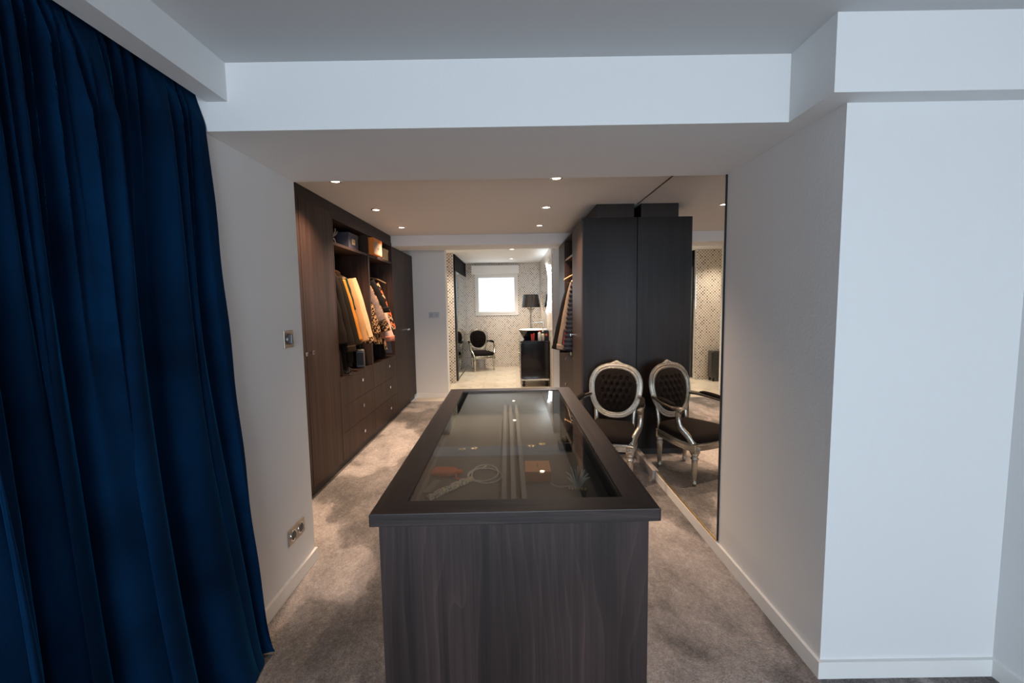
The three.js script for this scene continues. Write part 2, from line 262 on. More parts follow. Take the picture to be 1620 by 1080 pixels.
// ---------------------------------------------------------------- curtain
{
  const RZ = [-1.83, -1.64, -1.285, -1.105, -0.935, -0.755, -0.54, -0.34, -0.13, 0.1, 0.3, 0.52, 0.72];   // ridges at the hem
  const amp = [0.8, 1.0, 1.05, 0.72, 1.0, 0.95, 0.8, 1.0, 0.9, 1, 0.8, 1, 0.9];
  const N = 700, M = 150, TOP = 2.36;
  const zOf = (s) => { const f = s * (RZ.length - 1), k = Math.min(RZ.length - 2, Math.floor(f)); return lerp(RZ[k], RZ[k + 1], f - k); };
  const g = grid(N, M, (a, h) => {                     // h = 0 at the hem
    const f = a * (RZ.length - 1), y = 0.008 + h * (TOP - 0.008), up = sstep(0.25, 1.0, h);
    const wob = 0.06 * Math.sin(h * 3.1 + f * 3.1) * (1 - h) + 0.05 * Math.sin(h * 7 + f * 1.3), F = f + wob;
    const k = clamp(Math.floor(F), 0, amp.length - 2), q = F - k, A = lerp(amp[k], amp[k + 1], clamp(q));
    const sh = q - 0.10 * Math.sin(q * Math.PI * 2), c = Math.cos(sh * Math.PI * 2), ridge = 0.5 + 0.5 * Math.sign(c) * Math.pow(Math.abs(c), 0.62);
    const second = Math.pow(0.5 + 0.5 * Math.cos((F * 2 + 0.22 * Math.sin(F * 1.31) + 0.3) * Math.PI * 2), 1.6);
    const fine = 0.5 + 0.5 * Math.cos((F * 4.0 + 0.30 * Math.sin(F * 2.3) + 0.3 * Math.sin(F * 1.73)) * Math.PI * 2);
    const tiny = Math.pow(0.5 + 0.5 * Math.cos((F * 7.0 + 0.8 * Math.sin(F * 3.1)) * Math.PI * 2), 1.5);
    const depth = lerp(0.205, 0.075, Math.pow(h, 0.6));
    const off = depth * A * lerp(ridge * 0.86 + 0.14 * second, 0.40 * ridge + 0.60 * fine, up * 0.85) + 0.034 * tiny * sstep(0.5, 1, h);
    const endK = 1 - sstep(0.25, 0.8, f), offE = lerp(off, lerp(0.185, 0.080, Math.pow(h, 0.55)) * lerp(0.55, 1, sstep(0, 0.2, f)), endK);
    const x = lerp(-1.205, -1.232, Math.pow(h, 0.85)) + Math.min(offE, lerp(0.25, 0.082, sstep(0.6, 0.93, h)) - 0.035 * sstep(0.90, 0.97, h));
    let z = zOf(a) * lerp(0.962, 0.935, h) - 0.035 * Math.sin(q * Math.PI * 4) * ridge * (1 - 0.7 * h);
    z = Math.max(z, -1.697 + 0.004 * Math.sin(h * 30));
    return [x, y, z];
  }, (a, b) => [a * 3.4, b * TOP]);
  const t = thing('curtain', 'floor-length midnight blue velvet curtain in deep folds', 'curtain');
  obj('curtain_cloth', g, velvetBlue, t);
  obj('curtain_track', bx(-1.30, -1.16, 2.361, 2.369, -1.69, 0.8), white, t);
}

// ---------------------------------------------------------------- left wardrobes
const XW = -1.52, XB = -2.11, PL = 0.078;
const squareHandle = (parent, x, y, z, dir = 1) => {   // short stalk with a square chrome knob; dir = which way it sticks out along x
  const h = obj('handle', [bx(Math.min(x, x + dir * 0.030), Math.max(x, x + dir * 0.030), y - 0.005, y + 0.005, z - 0.005, z + 0.005, 0.001), bx(x + dir * 0.028 - 0.007, x + dir * 0.028 + 0.007, y - 0.017, y + 0.011, z - 0.016, z + 0.016, 0.002)], chrome, parent);
  return h;
};
function frontPanel(parent, name, z0, z1, y0, y1, hy, hz, x = XW, dir = 1, m = wood) {
  const g = bx(Math.min(x, x - dir * 0.02), Math.max(x, x - dir * 0.02), y0 + 0.002, y1 - 0.002, z0 + 0.0025, z1 - 0.0025, 0.0015, 'y', [z0 * 0.37, z0 * 0.6]);
  const d = obj(name, g, m, parent); if (hy !== undefined) squareHandle(d, x, hy, hz, dir); return d;
}
function doorUnit(label, z0, zs, z1, hz, top = 2.25) {     // zs = joint between the two doors (z0 > zs > z1)
  const t = thing('wardrobe', label, 'wardrobe', [0, 0, 0], 0, 'dark wood wardrobe units on the left');
  obj('carcass', [bx(XB, XW - 0.021, PL, top, z1, z0)], wood, t);
  obj('plinth', bx(XB, XW - 0.035, 0, PL - 0.006, z1, z0), plinthM, t);
  frontPanel(t, 'door', zs, z0, PL, top, 1.115, hz[0]); frontPanel(t, 'door', z1, zs, PL, top, 1.115, hz[1]);
  return t;
}
doorUnit('tall two-door dark wood wardrobe next to the white wall with the dial switch', ZW - 0.005, -3.16, -3.735, [-3.10, -3.205]);
doorUnit('tall two-door dark wood wardrobe beside the far white wall', -5.572, -6.216, -6.695, [-6.185, -6.248], 2.206);
function openUnit(label, z0, z1, hz) {
  const t = thing('open_wardrobe', label, 'wardrobe', [0, 0, 0], 0, 'open wardrobe bays with drawers');
  const P = 0.019;
  obj('side_panel', bx(XB, XW, PL, 2.25, z0 - P, z0, 0.001), wood, t); obj('side_panel', bx(XB, XW, PL, 2.25, z1, z1 + P, 0.001), wood, t);
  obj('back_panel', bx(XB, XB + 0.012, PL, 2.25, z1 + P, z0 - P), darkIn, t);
  obj('top_panel', bx(XB + 0.012, XW, 2.205, 2.25, z1 + P, z0 - P, 0.001, 'z'), wood, t);
  obj('shelf', bx(XB + 0.012, XW - 0.004, 1.985, 2.010, z1 + P, z0 - P, 0.001, 'z'), wood, t);
  obj('bottom_panel', bx(XB + 0.012, XW, 0.797, 0.818, z1 + P, z0 - P, 0.001, 'z'), wood, t);
  obj('hanging_rail', at(cyl(0.012, 0.012, Math.abs(z1 - z0) - 2 * P, 14).rotateX(Math.PI / 2), -1.83, 1.90, (z0 + z1) / 2), chrome, t);
  obj('plinth', bx(XB, XW - 0.035, 0, PL - 0.006, z1, z0), plinthM, t);
  const ys = [0.797, 0.558, 0.318, PL], hy = [0.730, 0.473, 0.215];
  for (let i = 0; i < 3; i++) {
    const g = bx(XW - 0.018, XW + 0.001, ys[i + 1] + 0.0015, ys[i] - 0.0015, z1 + 0.0015, z0 - 0.0015, 0.0012, 'y', [z0 * 0.4, i * 0.24]);
    const d = obj('drawer', [g, bx(XB + 0.05, XW - 0.02, ys[i + 1] + 0.02, ys[i] - 0.03, z1 + 0.03, z0 - 0.03)], wood, t); squareHandle(d, XW + 0.001, hy[i], hz);
  }
  return t;
}
openUnit('open wardrobe bay with winter coats and three drawers below', -3.737, -4.653, -4.222);
openUnit('open wardrobe bay with patterned dresses and three drawers below', -4.655, -5.570, -5.160);
struct('trim_4', bx(XW - 0.025, XW - 0.012, 2.252, YC, -5.59, ZW), std({ name: 'fascia_wood', map: woodC, color: lin(0.5, 0.5, 0.5), roughness: 0.6 }));

// ---------------------------------------------------------------- right wardrobe
{
  const X0 = 0.655, t = thing('tall_wardrobe', 'tall charcoal wood wardrobe whose side panel stands behind the silver armchair', 'wardrobe');
  obj('side_panel', bx(X0 + 0.012, XR - 0.0085, 0.06, 2.222, -4.022, -4.0, 0.001), woodPanel, t);
  obj('edge_strip', bx(X0 + 0.002, X0 + 0.018, 0.06, 2.222, -4.05, -4.0 - 0.005, 0.001), blackMatt, t);
  obj('carcass', [bx(X0 + 0.021, XR - 0.012, 0.06, 2.20, -4.655, -4.022), bx(X0 + 0.021, XR - 0.012, 0.06, 2.20, -5.96, -5.335)], wood, t);
  obj('plinth', bx(X0 + 0.04, XR - 0.012, 0, 0.055, -5.96, -4.02), plinthM, t);
  obj('top_panel', bx(X0, XR - 0.012, 2.2, 2.215, -5.96, -4.022, 0.001, 'z'), wood, t);
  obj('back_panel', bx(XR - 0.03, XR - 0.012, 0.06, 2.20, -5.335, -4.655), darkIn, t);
  obj('shelf', bx(X0 + 0.005, XR - 0.03, 1.955, 1.978, -5.335, -4.655, 0.001, 'z'), wood, t);
  obj('bottom_panel', bx(X0 + 0.005, XR - 0.03, 0.838, 0.856, -5.335, -4.655, 0.001, 'z'), wood, t);
  obj('hanging_rail', at(cyl(0.012, 0.012, 0.68, 14).rotateX(Math.PI / 2), 0.94, 1.87, -4.995), chrome, t);
  frontPanel(t, 'door', -4.655, -4.052, 0.06, 2.199, 1.117, -4.60, X0, -1);
  frontPanel(t, 'door', -5.96, -5.335, 0.06, 2.199, undefined, 0, X0, -1);
  const ys = [0.838, 0.592, 0.33, 0.06], hy = [0.80, 0.50, 0.22];
  for (let i = 0; i < 3; i++) { const d = obj('drawer', [bx(X0, X0 + 0.018, ys[i + 1] + 0.0015, ys[i] - 0.0015, -5.3335, -4.6565, 0.0012, 'y', [3.1, i * 0.3])], wood, t); squareHandle(d, X0, hy[i], -5.02, -1); }
  struct('trim_5', bx(0.787, 1.128, 2.2155, YC, -4.7, -4.004), std({ name: 'upper_box_wood', map: woodC, color: lin(0.5, 0.5, 0.52), roughness: 0.6 }));
}

// ---------------------------------------------------------------- display island with a glass top
const ISL = [0, 0, -1.8], ISLT = 0.0112;
const toW = (x, z) => { const c = Math.cos(ISLT), s = Math.sin(ISLT); return [c * x + s * (z + 1.8), -s * x + c * (z + 1.8) - 1.8]; };
{
  const t = thing('display_island', 'long dark wood island with a framed glass top showing jewellery', 'island', [0, 0, -1.8], ISLT);
  const x0 = -0.394, x1 = 0.381, z0 = -1.104 + 1.8, z1 = -2.799 + 1.8, gx0 = -0.312, gx1 = 0.302, gz0 = -1.178 + 1.8, gz1 = -2.722 + 1.8, yb = 0.865, yt = 0.90;
  const board = (pts, grain) => { const s = new THREE.Shape(pts.map(([x, z]) => new THREE.Vector2(x, -z))); const g = ext(s, yt - yb - 0.003, 0.0015, 1).rotateX(-Math.PI / 2).translate(0, yb + 0.0015, 0); return boxUV(g, grain, [rnd(), rnd()]); };
  obj('frame_board', board([[x0, z0], [x1, z0], [gx1, gz0], [gx0, gz0]], 'x'), woodIsland, t);
  obj('frame_board', board([[x1, z1], [x0, z1], [gx0, gz1], [gx1, gz1]], 'x'), woodIsland, t);
  obj('frame_board', board([[x0, z1], [x0, z0], [gx0, gz0], [gx0, gz1]], 'z'), woodIsland, t);
  obj('frame_board', board([[x1, z0], [x1, z1], [gx1, gz1], [gx1, gz0]], 'z'), woodIsland, t);
  const bx0 = -0.377, bx1 = 0.357, bz0 = -1.122 + 1.8, bz1 = -2.782 + 1.8;
  obj('front_panel', bx(bx0, bx1, 0.02, yb, bz0 - 0.02, bz0, 0.0015, 'y', [0.1, 0.3]), woodIsland, t);
  obj('back_panel', bx(bx0, bx1, 0.02, yb, bz1, bz1 + 0.02, 0.0015), woodIsland, t);
  obj('side_panel', bx(bx0, bx0 + 0.02, 0.02, yb, bz1 + 0.02, bz0 - 0.02, 0.0015), woodIsland, t); obj('side_panel', bx(bx1 - 0.02, bx1, 0.02, yb, bz1 + 0.02, bz0 - 0.02, 0.0015), woodIsland, t);
  obj('plinth', bx(bx0 + 0.03, bx1 - 0.03, 0, 0.02, bz1 + 0.03, bz0 - 0.03), plinthM, t);
  const felt = std({ name: 'taupe_felt', color: lin(0.105, 0.090, 0.085), roughness: 0.95 });
  obj('tray', bx(bx0 + 0.02, bx1 - 0.02, 0.745, 0.755, bz1 + 0.02, bz0 - 0.02), felt, t);
  const feltL = std({ name: 'taupe_felt_edge', color: lin(0.24, 0.205, 0.185), roughness: 0.9 });
  for (const x of [-0.0415, -0.0075, 0.0290]) obj('divider', bx(x - 0.0085, x + 0.0085, 0.755, 0.80, bz1 + 0.02, bz0 - 0.02, 0.001), feltL, t);
  obj('divider', bx(bx0 + 0.02, bx0 + 0.032, 0.755, 0.82, bz1 + 0.02, bz0 - 0.02, 0.001), feltL, t);
  obj('glass_rebate', [bx(gx0 - 0.03, gx0, 0.858, 0.866, gz1 - 0.03, gz0 + 0.03), bx(gx1, gx1 + 0.03, 0.858, 0.866, gz1 - 0.03, gz0 + 0.03)], blackMatt, t);
  obj('glass_pane', bx(gx0 + 0.0035, gx1 - 0.0035, 0.8895, 0.8955, gz1 + 0.001, gz0 - 0.001), glassM, t);
}
// ---------------------------------------------------------------- silver armchairs
function makeArmchair(label, group) {
  const t = thing('armchair', label, 'armchair', [0, 0, 0], 0, group);
  const legP = [[0.001, 0], [0.011, 0.0], [0.014, 0.012], [0.020, 0.030], [0.020, 0.040], [0.014, 0.052], [0.017, 0.060], [0.018, 0.075], [0.0245, 0.255], [0.0245, 0.270], [0.030, 0.276], [0.031, 0.286], [0.024, 0.293], [0.021, 0.303], [0.029, 0.316], [0.032, 0.328], [0.026, 0.336]];
  for (const q of legP) q[1] *= 0.80;
  const leg = (x, z) => {
    const g = lathe(legP, 28), p = g.attributes.position;
    for (let i = 0; i < p.count; i++) { const y = p.getY(i); if (y > 0.060 && y < 0.209) { const a = Math.atan2(p.getZ(i), p.getX(i)), m = 1 - 0.06 * (0.5 + 0.5 * Math.cos(a * 9)); p.setX(i, p.getX(i) * m); p.setZ(i, p.getZ(i) * m); } }
    g.computeVertexNormals(); return at(g, x, 0, z);
  };
  for (const s of [-1, 1]) {
    const l = obj('leg', [leg(s * 0.216, 0.22), bx(s * 0.216 - 0.029, s * 0.216 + 0.029, 0.267, 0.338, 0.191, 0.249, 0.006)], silver, t);
    const rg = []; for (let k = 0; k < 8; k++) { const a = k / 8 * 6.283; rg.push(at(sph(0.006, 8, 6), s * 0.216 + Math.cos(a) * 0.013, 0.305 + Math.sin(a) * 0.013, 0.250)); } rg.push(at(sph(0.007, 8, 6), s * 0.216, 0.305, 0.250));
    obj('rosette', rg, silver, l);
    obj('leg', [leg(s * 0.152, -0.22), bx(s * 0.152 - 0.024, s * 0.152 + 0.024, 0.267, 0.348, -0.244, -0.196, 0.006)], silver, t);
  }
  // seat outline (half) from back to front
  const seat = (k0 = 1, dz = 0) => { const k = k0 * 0.925; const s = new THREE.Shape(); s.moveTo(-0.185 * k, 0.225); s.bezierCurveTo(-0.22 * k, 0.08, -0.275 * k, -0.05, -0.262 * k, -0.205 - dz); s.bezierCurveTo(-0.15 * k, -0.262 - dz, 0.15 * k, -0.262 - dz, 0.262 * k, -0.205 - dz); s.bezierCurveTo(0.275 * k, -0.05, 0.22 * k, 0.08, 0.185 * k, 0.225); s.lineTo(-0.185 * k, 0.225); return s; };
  const rail = ext(seat(), 0.052, 0.004, 20).rotateX(-Math.PI / 2).translate(0, 0.285, 0);
  const outl = seat().getPoints(24).map((p) => V(p.x * 1.012, 0, -p.y * 1.012)); outl.pop();
  const bead = []; { const c = new THREE.CatmullRomCurve3(outl, true), n = 110; for (let i = 0; i < n; i++) { const p = c.getPointAt(i / n); bead.push(at(sph(0.0052, 7, 5), p.x, 0.296, p.z)); } }
  obj('seat_rail', [rail, new THREE.TubeGeometry(new THREE.CatmullRomCurve3(outl.map((p) => V(p.x, 0.327, p.z)), true), 100, 0.007, 8, true)], silver, t);
  obj('beading', bead, silver, t);
  // seat cushion: domed pad
  const so = seat(0.97).getPoints(24); so.pop();
  const pad = grid(so.length, 14, (a, b) => { const p = so[Math.round(a * so.length) % so.length], r = b < 0.35 ? 1.0 + 0.03 * Math.sin(b / 0.35 * Math.PI) : Math.cos((b - 0.35) / 0.65 * Math.PI / 2), y = b < 0.35 ? lerp(0.339, 0.385, b / 0.35) : 0.385 + 0.056 * Math.sin((b - 0.35) / 0.65 * Math.PI / 2); return [p.x * r, y, -p.y * r]; });
  obj('seat_cushion', pad, velvetBlack, t);
  const nails = []; { const c = new THREE.CatmullRomCurve3(outl.map((p) => V(p.x * 0.985, 0.342, p.z * 0.985)), true), n = 90; for (let i = 0; i < n; i++) { const p = c.getPointAt(i / n); nails.push(at(sph(0.0045, 6, 5), p.x, p.y, p.z)); } }
  obj('nail_trim', nails, silver, t);
  // back: medallion in its own plane (bx, by), leaned back
  const LE = 0.20, CY = 0.672; const B = (x, y, d = 0) => { const h = y - 0.44; return V(x, y, -0.212 - h * LE + d); };
  const egg = (a, rx, ry) => { const c = Math.cos(a), s = Math.sin(a), n = 2.35, ex = Math.sign(c) * Math.pow(Math.abs(c), 2 / n), ey = Math.sign(s) * Math.pow(Math.abs(s), 2 / n); return [ex * rx * (1 + 0.11 * ey), CY + ey * ry]; };
  const ring = (rx, ry, d, n = 64) => Array.from({ length: n }, (_, i) => { const [x, y] = egg(i / n * Math.PI * 2, rx, ry); return B(x, y, d); });
  const rt = (rx, ry, d, r) => new THREE.TubeGeometry(new THREE.CatmullRomCurve3(ring(rx, ry, d), true), 96, r, 10, true);
  const bf = obj('back_frame', [rt(0.212, 0.216, 0, 0.018), rt(0.225, 0.229, 0.006, 0.0095), rt(0.195, 0.199, 0.011, 0.0085)], silver, t);
  const rope = []; { const c = new THREE.CatmullRomCurve3(ring(0.231, 0.235, 0.013), true), n = 120; for (let i = 0; i < n; i++) { const p = c.getPointAt(i / n); rope.push(at(sph(0.0058, 7, 5), p.x, p.y, p.z)); } }
  obj('beading', rope, silver, bf);
  // carved crest: bow with leaves
  const cr = []; for (const [x, y, r] of [[0, 0.016, 0.020], [-0.018, 0.012, 0.015], [0.018, 0.012, 0.015], [-0.034, 0.005, 0.014], [0.034, 0.005, 0.014], [-0.050, -0.002, 0.011], [0.050, -0.002, 0.011], [-0.064, -0.006, 0.009], [0.064, -0.006, 0.009]]) { const p = B(x, CY + 0.232 + y, 0.008); cr.push(at(sph(r, 10, 8).scale(1.1, 0.8, 0.7), p.x, p.y, p.z)); }
  obj('crest', cr, silver, t);
  // stiles between back and seat
  for (const s of [-1, 1]) obj('stile', limb([[s * 0.152, 0.30, -0.222, 0.021, 0.019], [s * 0.160, 0.40, -0.222, 0.020, 0.018], [s * 0.165, 0.47, -0.228, 0.019, 0.017], [s * 0.172, 0.53, -0.236, 0.017, 0.015]], 16, 10), silver, t);
  // tufted back cushion front and plain back
  const bt = []; for (let r = 0; r < 5; r++) for (let c = -2; c <= 2; c++) { const x = (c + (r % 2 ? 0.5 : 0)) * 0.053, y = CY - 0.115 + r * 0.056; if (Math.hypot(x / 0.155, (y - CY) / 0.155) < 1) bt.push([x, y]); }
  const cushion = (sgn) => grid(96, 40, (a, b) => {
    const [ex, ey] = egg(a * Math.PI * 2, 0.195, 0.199), x = ex * b, y = CY + (ey - CY) * b; let d = 0.052 * Math.pow(1 - Math.pow(b, 2.4), 0.75);
    if (sgn > 0) { let m = 1; for (const [px, py] of bt) { const q = Math.hypot(x - px, y - py); m = Math.min(m, q / 0.026); } d -= 0.020 * Math.pow(clamp(1 - m), 1.4) * (1 - Math.pow(b, 8)); const dg = Math.min(Math.abs(Math.sin((x / 0.053 + (y - CY + 0.115) / 0.112) * Math.PI)), Math.abs(Math.sin((x / 0.053 - (y - CY + 0.115) / 0.112) * Math.PI))); d -= 0.010 * Math.pow(1 - dg, 3) * (1 - sstep(0.75, 1.0, Math.hypot(x / 0.175, (y - CY) / 0.19))); }
    const p = B(x, y, sgn * (d * (sgn > 0 ? 1 : 0.45)) + 0.002); return [p.x, p.y, p.z];
  });
  const front = cushion(1), rear = cushion(-1); for (const [g, s] of [[front, 1], [rear, -1]]) { const n = g.attributes.normal; let q = 0; for (let i = 0; i < n.count; i += 13) q += n.getZ(i); if (q * s < 0) { const ix = g.index.array; for (let i = 0; i < ix.length; i += 3) { const w = ix[i]; ix[i] = ix[i + 1]; ix[i + 1] = w; } g.computeVertexNormals(); } }
  const bc = obj('back_cushion', [front, rear], velvetBlack, t);
  obj('tufting_button', bt.map(([x, y]) => { const p = B(x, y, 0.030); return at(sph(0.0075, 8, 6), p.x, p.y, p.z); }), velvetBlack, bc);
  const nb = []; { const c = new THREE.CatmullRomCurve3(ring(0.186, 0.190, 0.017), true), n = 84; for (let i = 0; i < n; i++) { const p = c.getPointAt(i / n); nb.push(at(sph(0.0046, 6, 5), p.x, p.y, p.z)); } }
  obj('nail_trim', nb, silver, t);
  // arms
  for (const s of [-1, 1]) {
    const arm = obj('arm', [limb([[s * 0.205, 0.628, -0.258, 0.016, 0.019], [s * 0.238, 0.626, -0.18, 0.016, 0.018], [s * 0.270, 0.613, -0.06, 0.017, 0.017], [s * 0.278, 0.602, 0.06, 0.019, 0.017], [s * 0.274, 0.598, 0.115, 0.024, 0.022], [s * 0.272, 0.582, 0.138, 0.021, 0.024]], 30, 12),
      limb([[s * 0.275, 0.598, 0.105, 0.022, 0.025], [s * 0.273, 0.525, 0.100, 0.021, 0.024], [s * 0.268, 0.460, 0.120, 0.022, 0.025], [s * 0.240, 0.395, 0.170, 0.024, 0.027], [s * 0.220, 0.335, 0.210, 0.026, 0.026]], 30, 14, 0.08)], silver, t);
    obj('arm_pad', limb([[s * 0.248, 0.637, -0.150, 0.008, 0.008], [s * 0.256, 0.641, -0.11, 0.019, 0.015], [s * 0.269, 0.634, -0.02, 0.021, 0.016], [s * 0.276, 0.625, 0.045, 0.019, 0.015], [s * 0.276, 0.620, 0.070, 0.008, 0.008]], 20, 12), velvetBlack, t);
    obj('carving', [-0.5, 0, 0.5].map((k) => at(sph(0.011, 8, 6).scale(0.9, 0.7, 1.2), s * 0.272 + k * 0.022, 0.602, 0.136)), silver, arm);
  }
  return t;
}
const CHAIR = [0.806, 0, -3.565], CHT = -0.44;
const chair = makeArmchair('silver armchair with black tufted oval back in front of the tall wardrobe', 'silver armchairs');
chair.position.set(...CHAIR); chair.rotation.y = CHT;
{
  const c2 = chair.clone(); c2.name = numbered('armchair'); c2.userData = { label: 'silver armchair with black oval back standing on the bathroom tiles', category: 'armchair', group: 'silver armchairs' };
  c2.position.set(-0.69, 0.0, -9.52); c2.rotation.y = 0.36; c2.scale.setScalar(1.0); scene.add(c2);
}
// ---------------------------------------------------------------- switches and sockets
{
  let t = thing('light_switch', 'square nickel plate with a round dial on the left wall', 'switch');
  obj('plate', bx(XL, XL + 0.008, 1.243, 1.334, -2.266, -2.174, 0.002), nickel, t);
  obj('dial', [at(cyl(0.026, 0.028, 0.008, 28).rotateZ(-Math.PI / 2), XL + 0.012, 1.2885, -2.22), bx(XL + 0.014, XL + 0.026, 1.264, 1.313, -2.226, -2.214, 0.003)], std({ color: lin(0.16, 0.16, 0.17), roughness: 0.35, metalness: 0.8 }), t);
  t = thing('power_socket', 'double nickel wall socket above the left baseboard', 'socket');
  obj('plate', bx(XL, XL + 0.008, 0.232, 0.314, -2.264, -2.102, 0.002), nickel, t);
  for (const z of [-2.143, -2.223]) { const o = obj('outlet', at(new THREE.TorusGeometry(0.026, 0.004, 8, 28).rotateY(Math.PI / 2), XL + 0.009, 0.273, z), chrome, t); obj('recess', [at(cyl(0.024, 0.024, 0.004, 24).rotateZ(Math.PI / 2), XL + 0.0085, 0.273, z), at(cyl(0.003, 0.003, 0.008, 8).rotateZ(Math.PI / 2), XL + 0.011, 0.282, z)], std({ color: lin(0.09, 0.085, 0.08), roughness: 0.5 }), o); }
  t = thing('light_switch', 'wide double nickel switch plate on the far white wall', 'switch');
  obj('plate', bx(-1.288, -1.122, 1.256, 1.346, -6.70, -6.692, 0.002), std({ name: 'brushed_steel', color: lin(0.42, 0.42, 0.43), metalness: 0.6, roughness: 0.5 }), t);
  for (const x of [-1.247, -1.163]) obj('rocker', bx(x - 0.024, x + 0.024, 1.275, 1.327, -6.692, -6.686, 0.004), std({ color: lin(0.30, 0.30, 0.31), roughness: 0.4, metalness: 0.6 }), t);
}
// ---------------------------------------------------------------- clothes
const fabric = (name, r, g, b, o = {}) => phy({ name, color: lin(r, g, b), roughness: 0.95, specularIntensity: 0.25, sheen: 0.10, sheenColor: lin(r * 1.1 + 0.004, g * 1.1 + 0.004, b * 1.1 + 0.004), sheenRoughness: 0.6, ...o });
const weaveB = dataTex(256, 256, [0.08, 0.08], (u, v) => { const k = 0.5 + 0.25 * Math.sin(u * 6.283 * 16) * Math.sin(v * 6.283 * 16) + 0.4 * (fbm(u, v, 24, 24, 2, 701) - 0.5); return [k, k, k]; }, false);
const leopard = dataTex(256, 256, [0.12, 0.12], (u, v) => { const k = fbm(u, v, 14, 14, 2, 711), w = fbm(u, v, 9, 9, 1, 717); return k > 0.54 ? [0.10, 0.06, 0.04] : w > 0.55 ? [0.52, 0.34, 0.20] : [0.74, 0.60, 0.44]; });
const printTex = dataTex(256, 256, [0.14, 0.14], (u, v) => { const k = fbm(u, v, 10, 10, 2, 721), w = fbm(u, v, 7, 7, 2, 727); return k > 0.60 ? [0.75, 0.32, 0.13] : w > 0.57 ? [0.70, 0.62, 0.5] : [0.05, 0.035, 0.035]; });
const knitTex = dataTex(256, 256, [0.15, 0.15], (u, v) => { const k = 0.62 + 0.30 * (fbm(u, v, 30, 24, 3, 731) - 0.5); return [k * 0.93, k * 0.80, k * 0.75]; });
const stripeTex = dataTex(256, 256, [1, 1], (u, v) => { const k = 0.52 + 0.12 * (fbm(u, v, 120, 120, 2, 741) - 0.5); return [k, k * 0.88, k * 0.78]; });
function garment(name, label, category, o, group) {
  const { X, z, y, len, sw = 0.21, bw = 0.30, th = 0.045, mat, sleeve, vis = 1, ruff = 0.25, quilt = 0, skew = 0, front = 1 } = o, t = thing(name, label, category, [X, 0, z], 0, group);
  const body = grid(48, 44, (a, b) => {
    const th0 = a * Math.PI * 2, c = Math.cos(th0), s = Math.sin(th0), top = sstep(0, 0.12, b), w = lerp(sw, bw, Math.pow(b, 0.8)), d = lerp(0.012, th, top) * (1 + 0.25 * b);
    const ex = Math.sign(c) * Math.pow(Math.abs(c), 0.75), q = quilt ? 1 + 0.22 * Math.pow(Math.abs(Math.sin(b * quilt * Math.PI)), 0.6) - 0.1 : 1;
    const rearK = ex * front < 0 ? 0.80 - 0.10 * b : 1, fold = 1 + ruff * b * Math.sin(th0 * 5 + z * 31) + 0.5 * ruff * b * Math.sin(th0 * 9 + b * 4 + z * 17);
    return [ex * w * rearK * (quilt ? 0.97 + 0.03 * q : 1) + skew * b * b * vis, y - len * b - 0.115 * Math.pow(Math.abs(ex), 1.4) * Math.pow(1 - b, 3), s * d * q * fold];
  }, (a, b) => [a * (sw + bw) * 2, b * len]);
  obj('body', [body], mat, t);
  if (sleeve) for (const s of [-1, 1]) {
    const so = s * front > 0 ? sleeve.out ?? 0.13 : 0.0, r0 = sleeve.r ?? 0.062, r1 = sleeve.r1 ?? r0 * 0.85, n = 7, pts = [], x0 = sw - (s * front > 0 ? 0.035 : 0.045), dz = sleeve.dz ?? 0.0;
    for (let i = 0; i < n; i++) { const q = i / (n - 1), m = quilt ? 1 + 0.0 * i : 1 + 0.06 * Math.sin(q * 19 + z * 7); pts.push([s * (x0 + so * Math.pow(q, 0.85)), y - 0.085 - sleeve.len * q, dz * q, lerp(r0, r1, q) * m, lerp(r0, r1, q) * 0.72 * m]); }
    let g = limb(pts, quilt ? 80 : 40, 16);
    if (quilt) { const p = g.attributes.position, uv = g.attributes.uv; const cx = (yy) => { const q = clamp((y - 0.085 - yy) / sleeve.len); return s * (x0 + so * Math.pow(q, 0.85)); }; for (let i = 0; i < p.count; i++) { const yy = p.getY(i), k = 0.80 + 0.28 * Math.pow(Math.abs(Math.sin((y - yy) * quilt / len * Math.PI)), 0.6); p.setX(i, cx(yy) + (p.getX(i) - cx(yy)) * k); p.setZ(i, p.getZ(i) * k); } g.computeVertexNormals(); }
    const sl = obj('sleeve', g, sleeve.mat ?? mat, t);
    const e = pts[n - 1]; if (sleeve.cuff) obj('cuff', limb([[e[0] - s * 0.006, e[1] + 0.05, e[2], r1 * 1.06, r1 * 0.78], [e[0], e[1] - 0.012, e[2], r1 * 1.02, r1 * 0.76]], 4, 16), sleeve.cuff, sl);
  }
  obj('collar', at(new THREE.TorusGeometry(0.062, o.collarR ?? 0.016, 8, 24).scale(1, 1, 0.55).rotateX(Math.PI / 2 - 0.35), 0, y - 0.008, 0), o.collar ?? mat, t);
  return t;
}
function hanger(label, group, X, z, y, mat, hw = 0.2, turn = 0) {
  const t = thing('coat_hanger', label, 'hanger', [X, 0, z], turn, group);
  obj('shoulder_bar', [limb([[-hw, y - 0.075, 0, 0.008, 0.010], [-hw * 0.5, y - 0.022, 0, 0.011, 0.013], [0, y, 0, 0.012, 0.014], [hw * 0.5, y - 0.022, 0, 0.011, 0.013], [hw, y - 0.075, 0, 0.008, 0.010]], 30, 10)], mat, t);
  obj('hook', tube([[0, y, 0], [0, y + 0.035, 0], [0.017, y + 0.055, 0], [0.017, y + 0.085, 0], [0, y + 0.098, 0], [-0.018, y + 0.086, 0], [-0.020, y + 0.070, 0]], 0.0022, 28, 6), chrome, t);
  return t;
}
const RAILL = -1.83, Y0 = 1.80;
const woodLight = std({ name: 'pale_hanger_wood', color: lin(0.46, 0.27, 0.13), roughness: 0.5 });
const studM = std({ name: 'gold_studs', color: lin(0.55, 0.38, 0.16), metalness: 1, roughness: 0.35 });
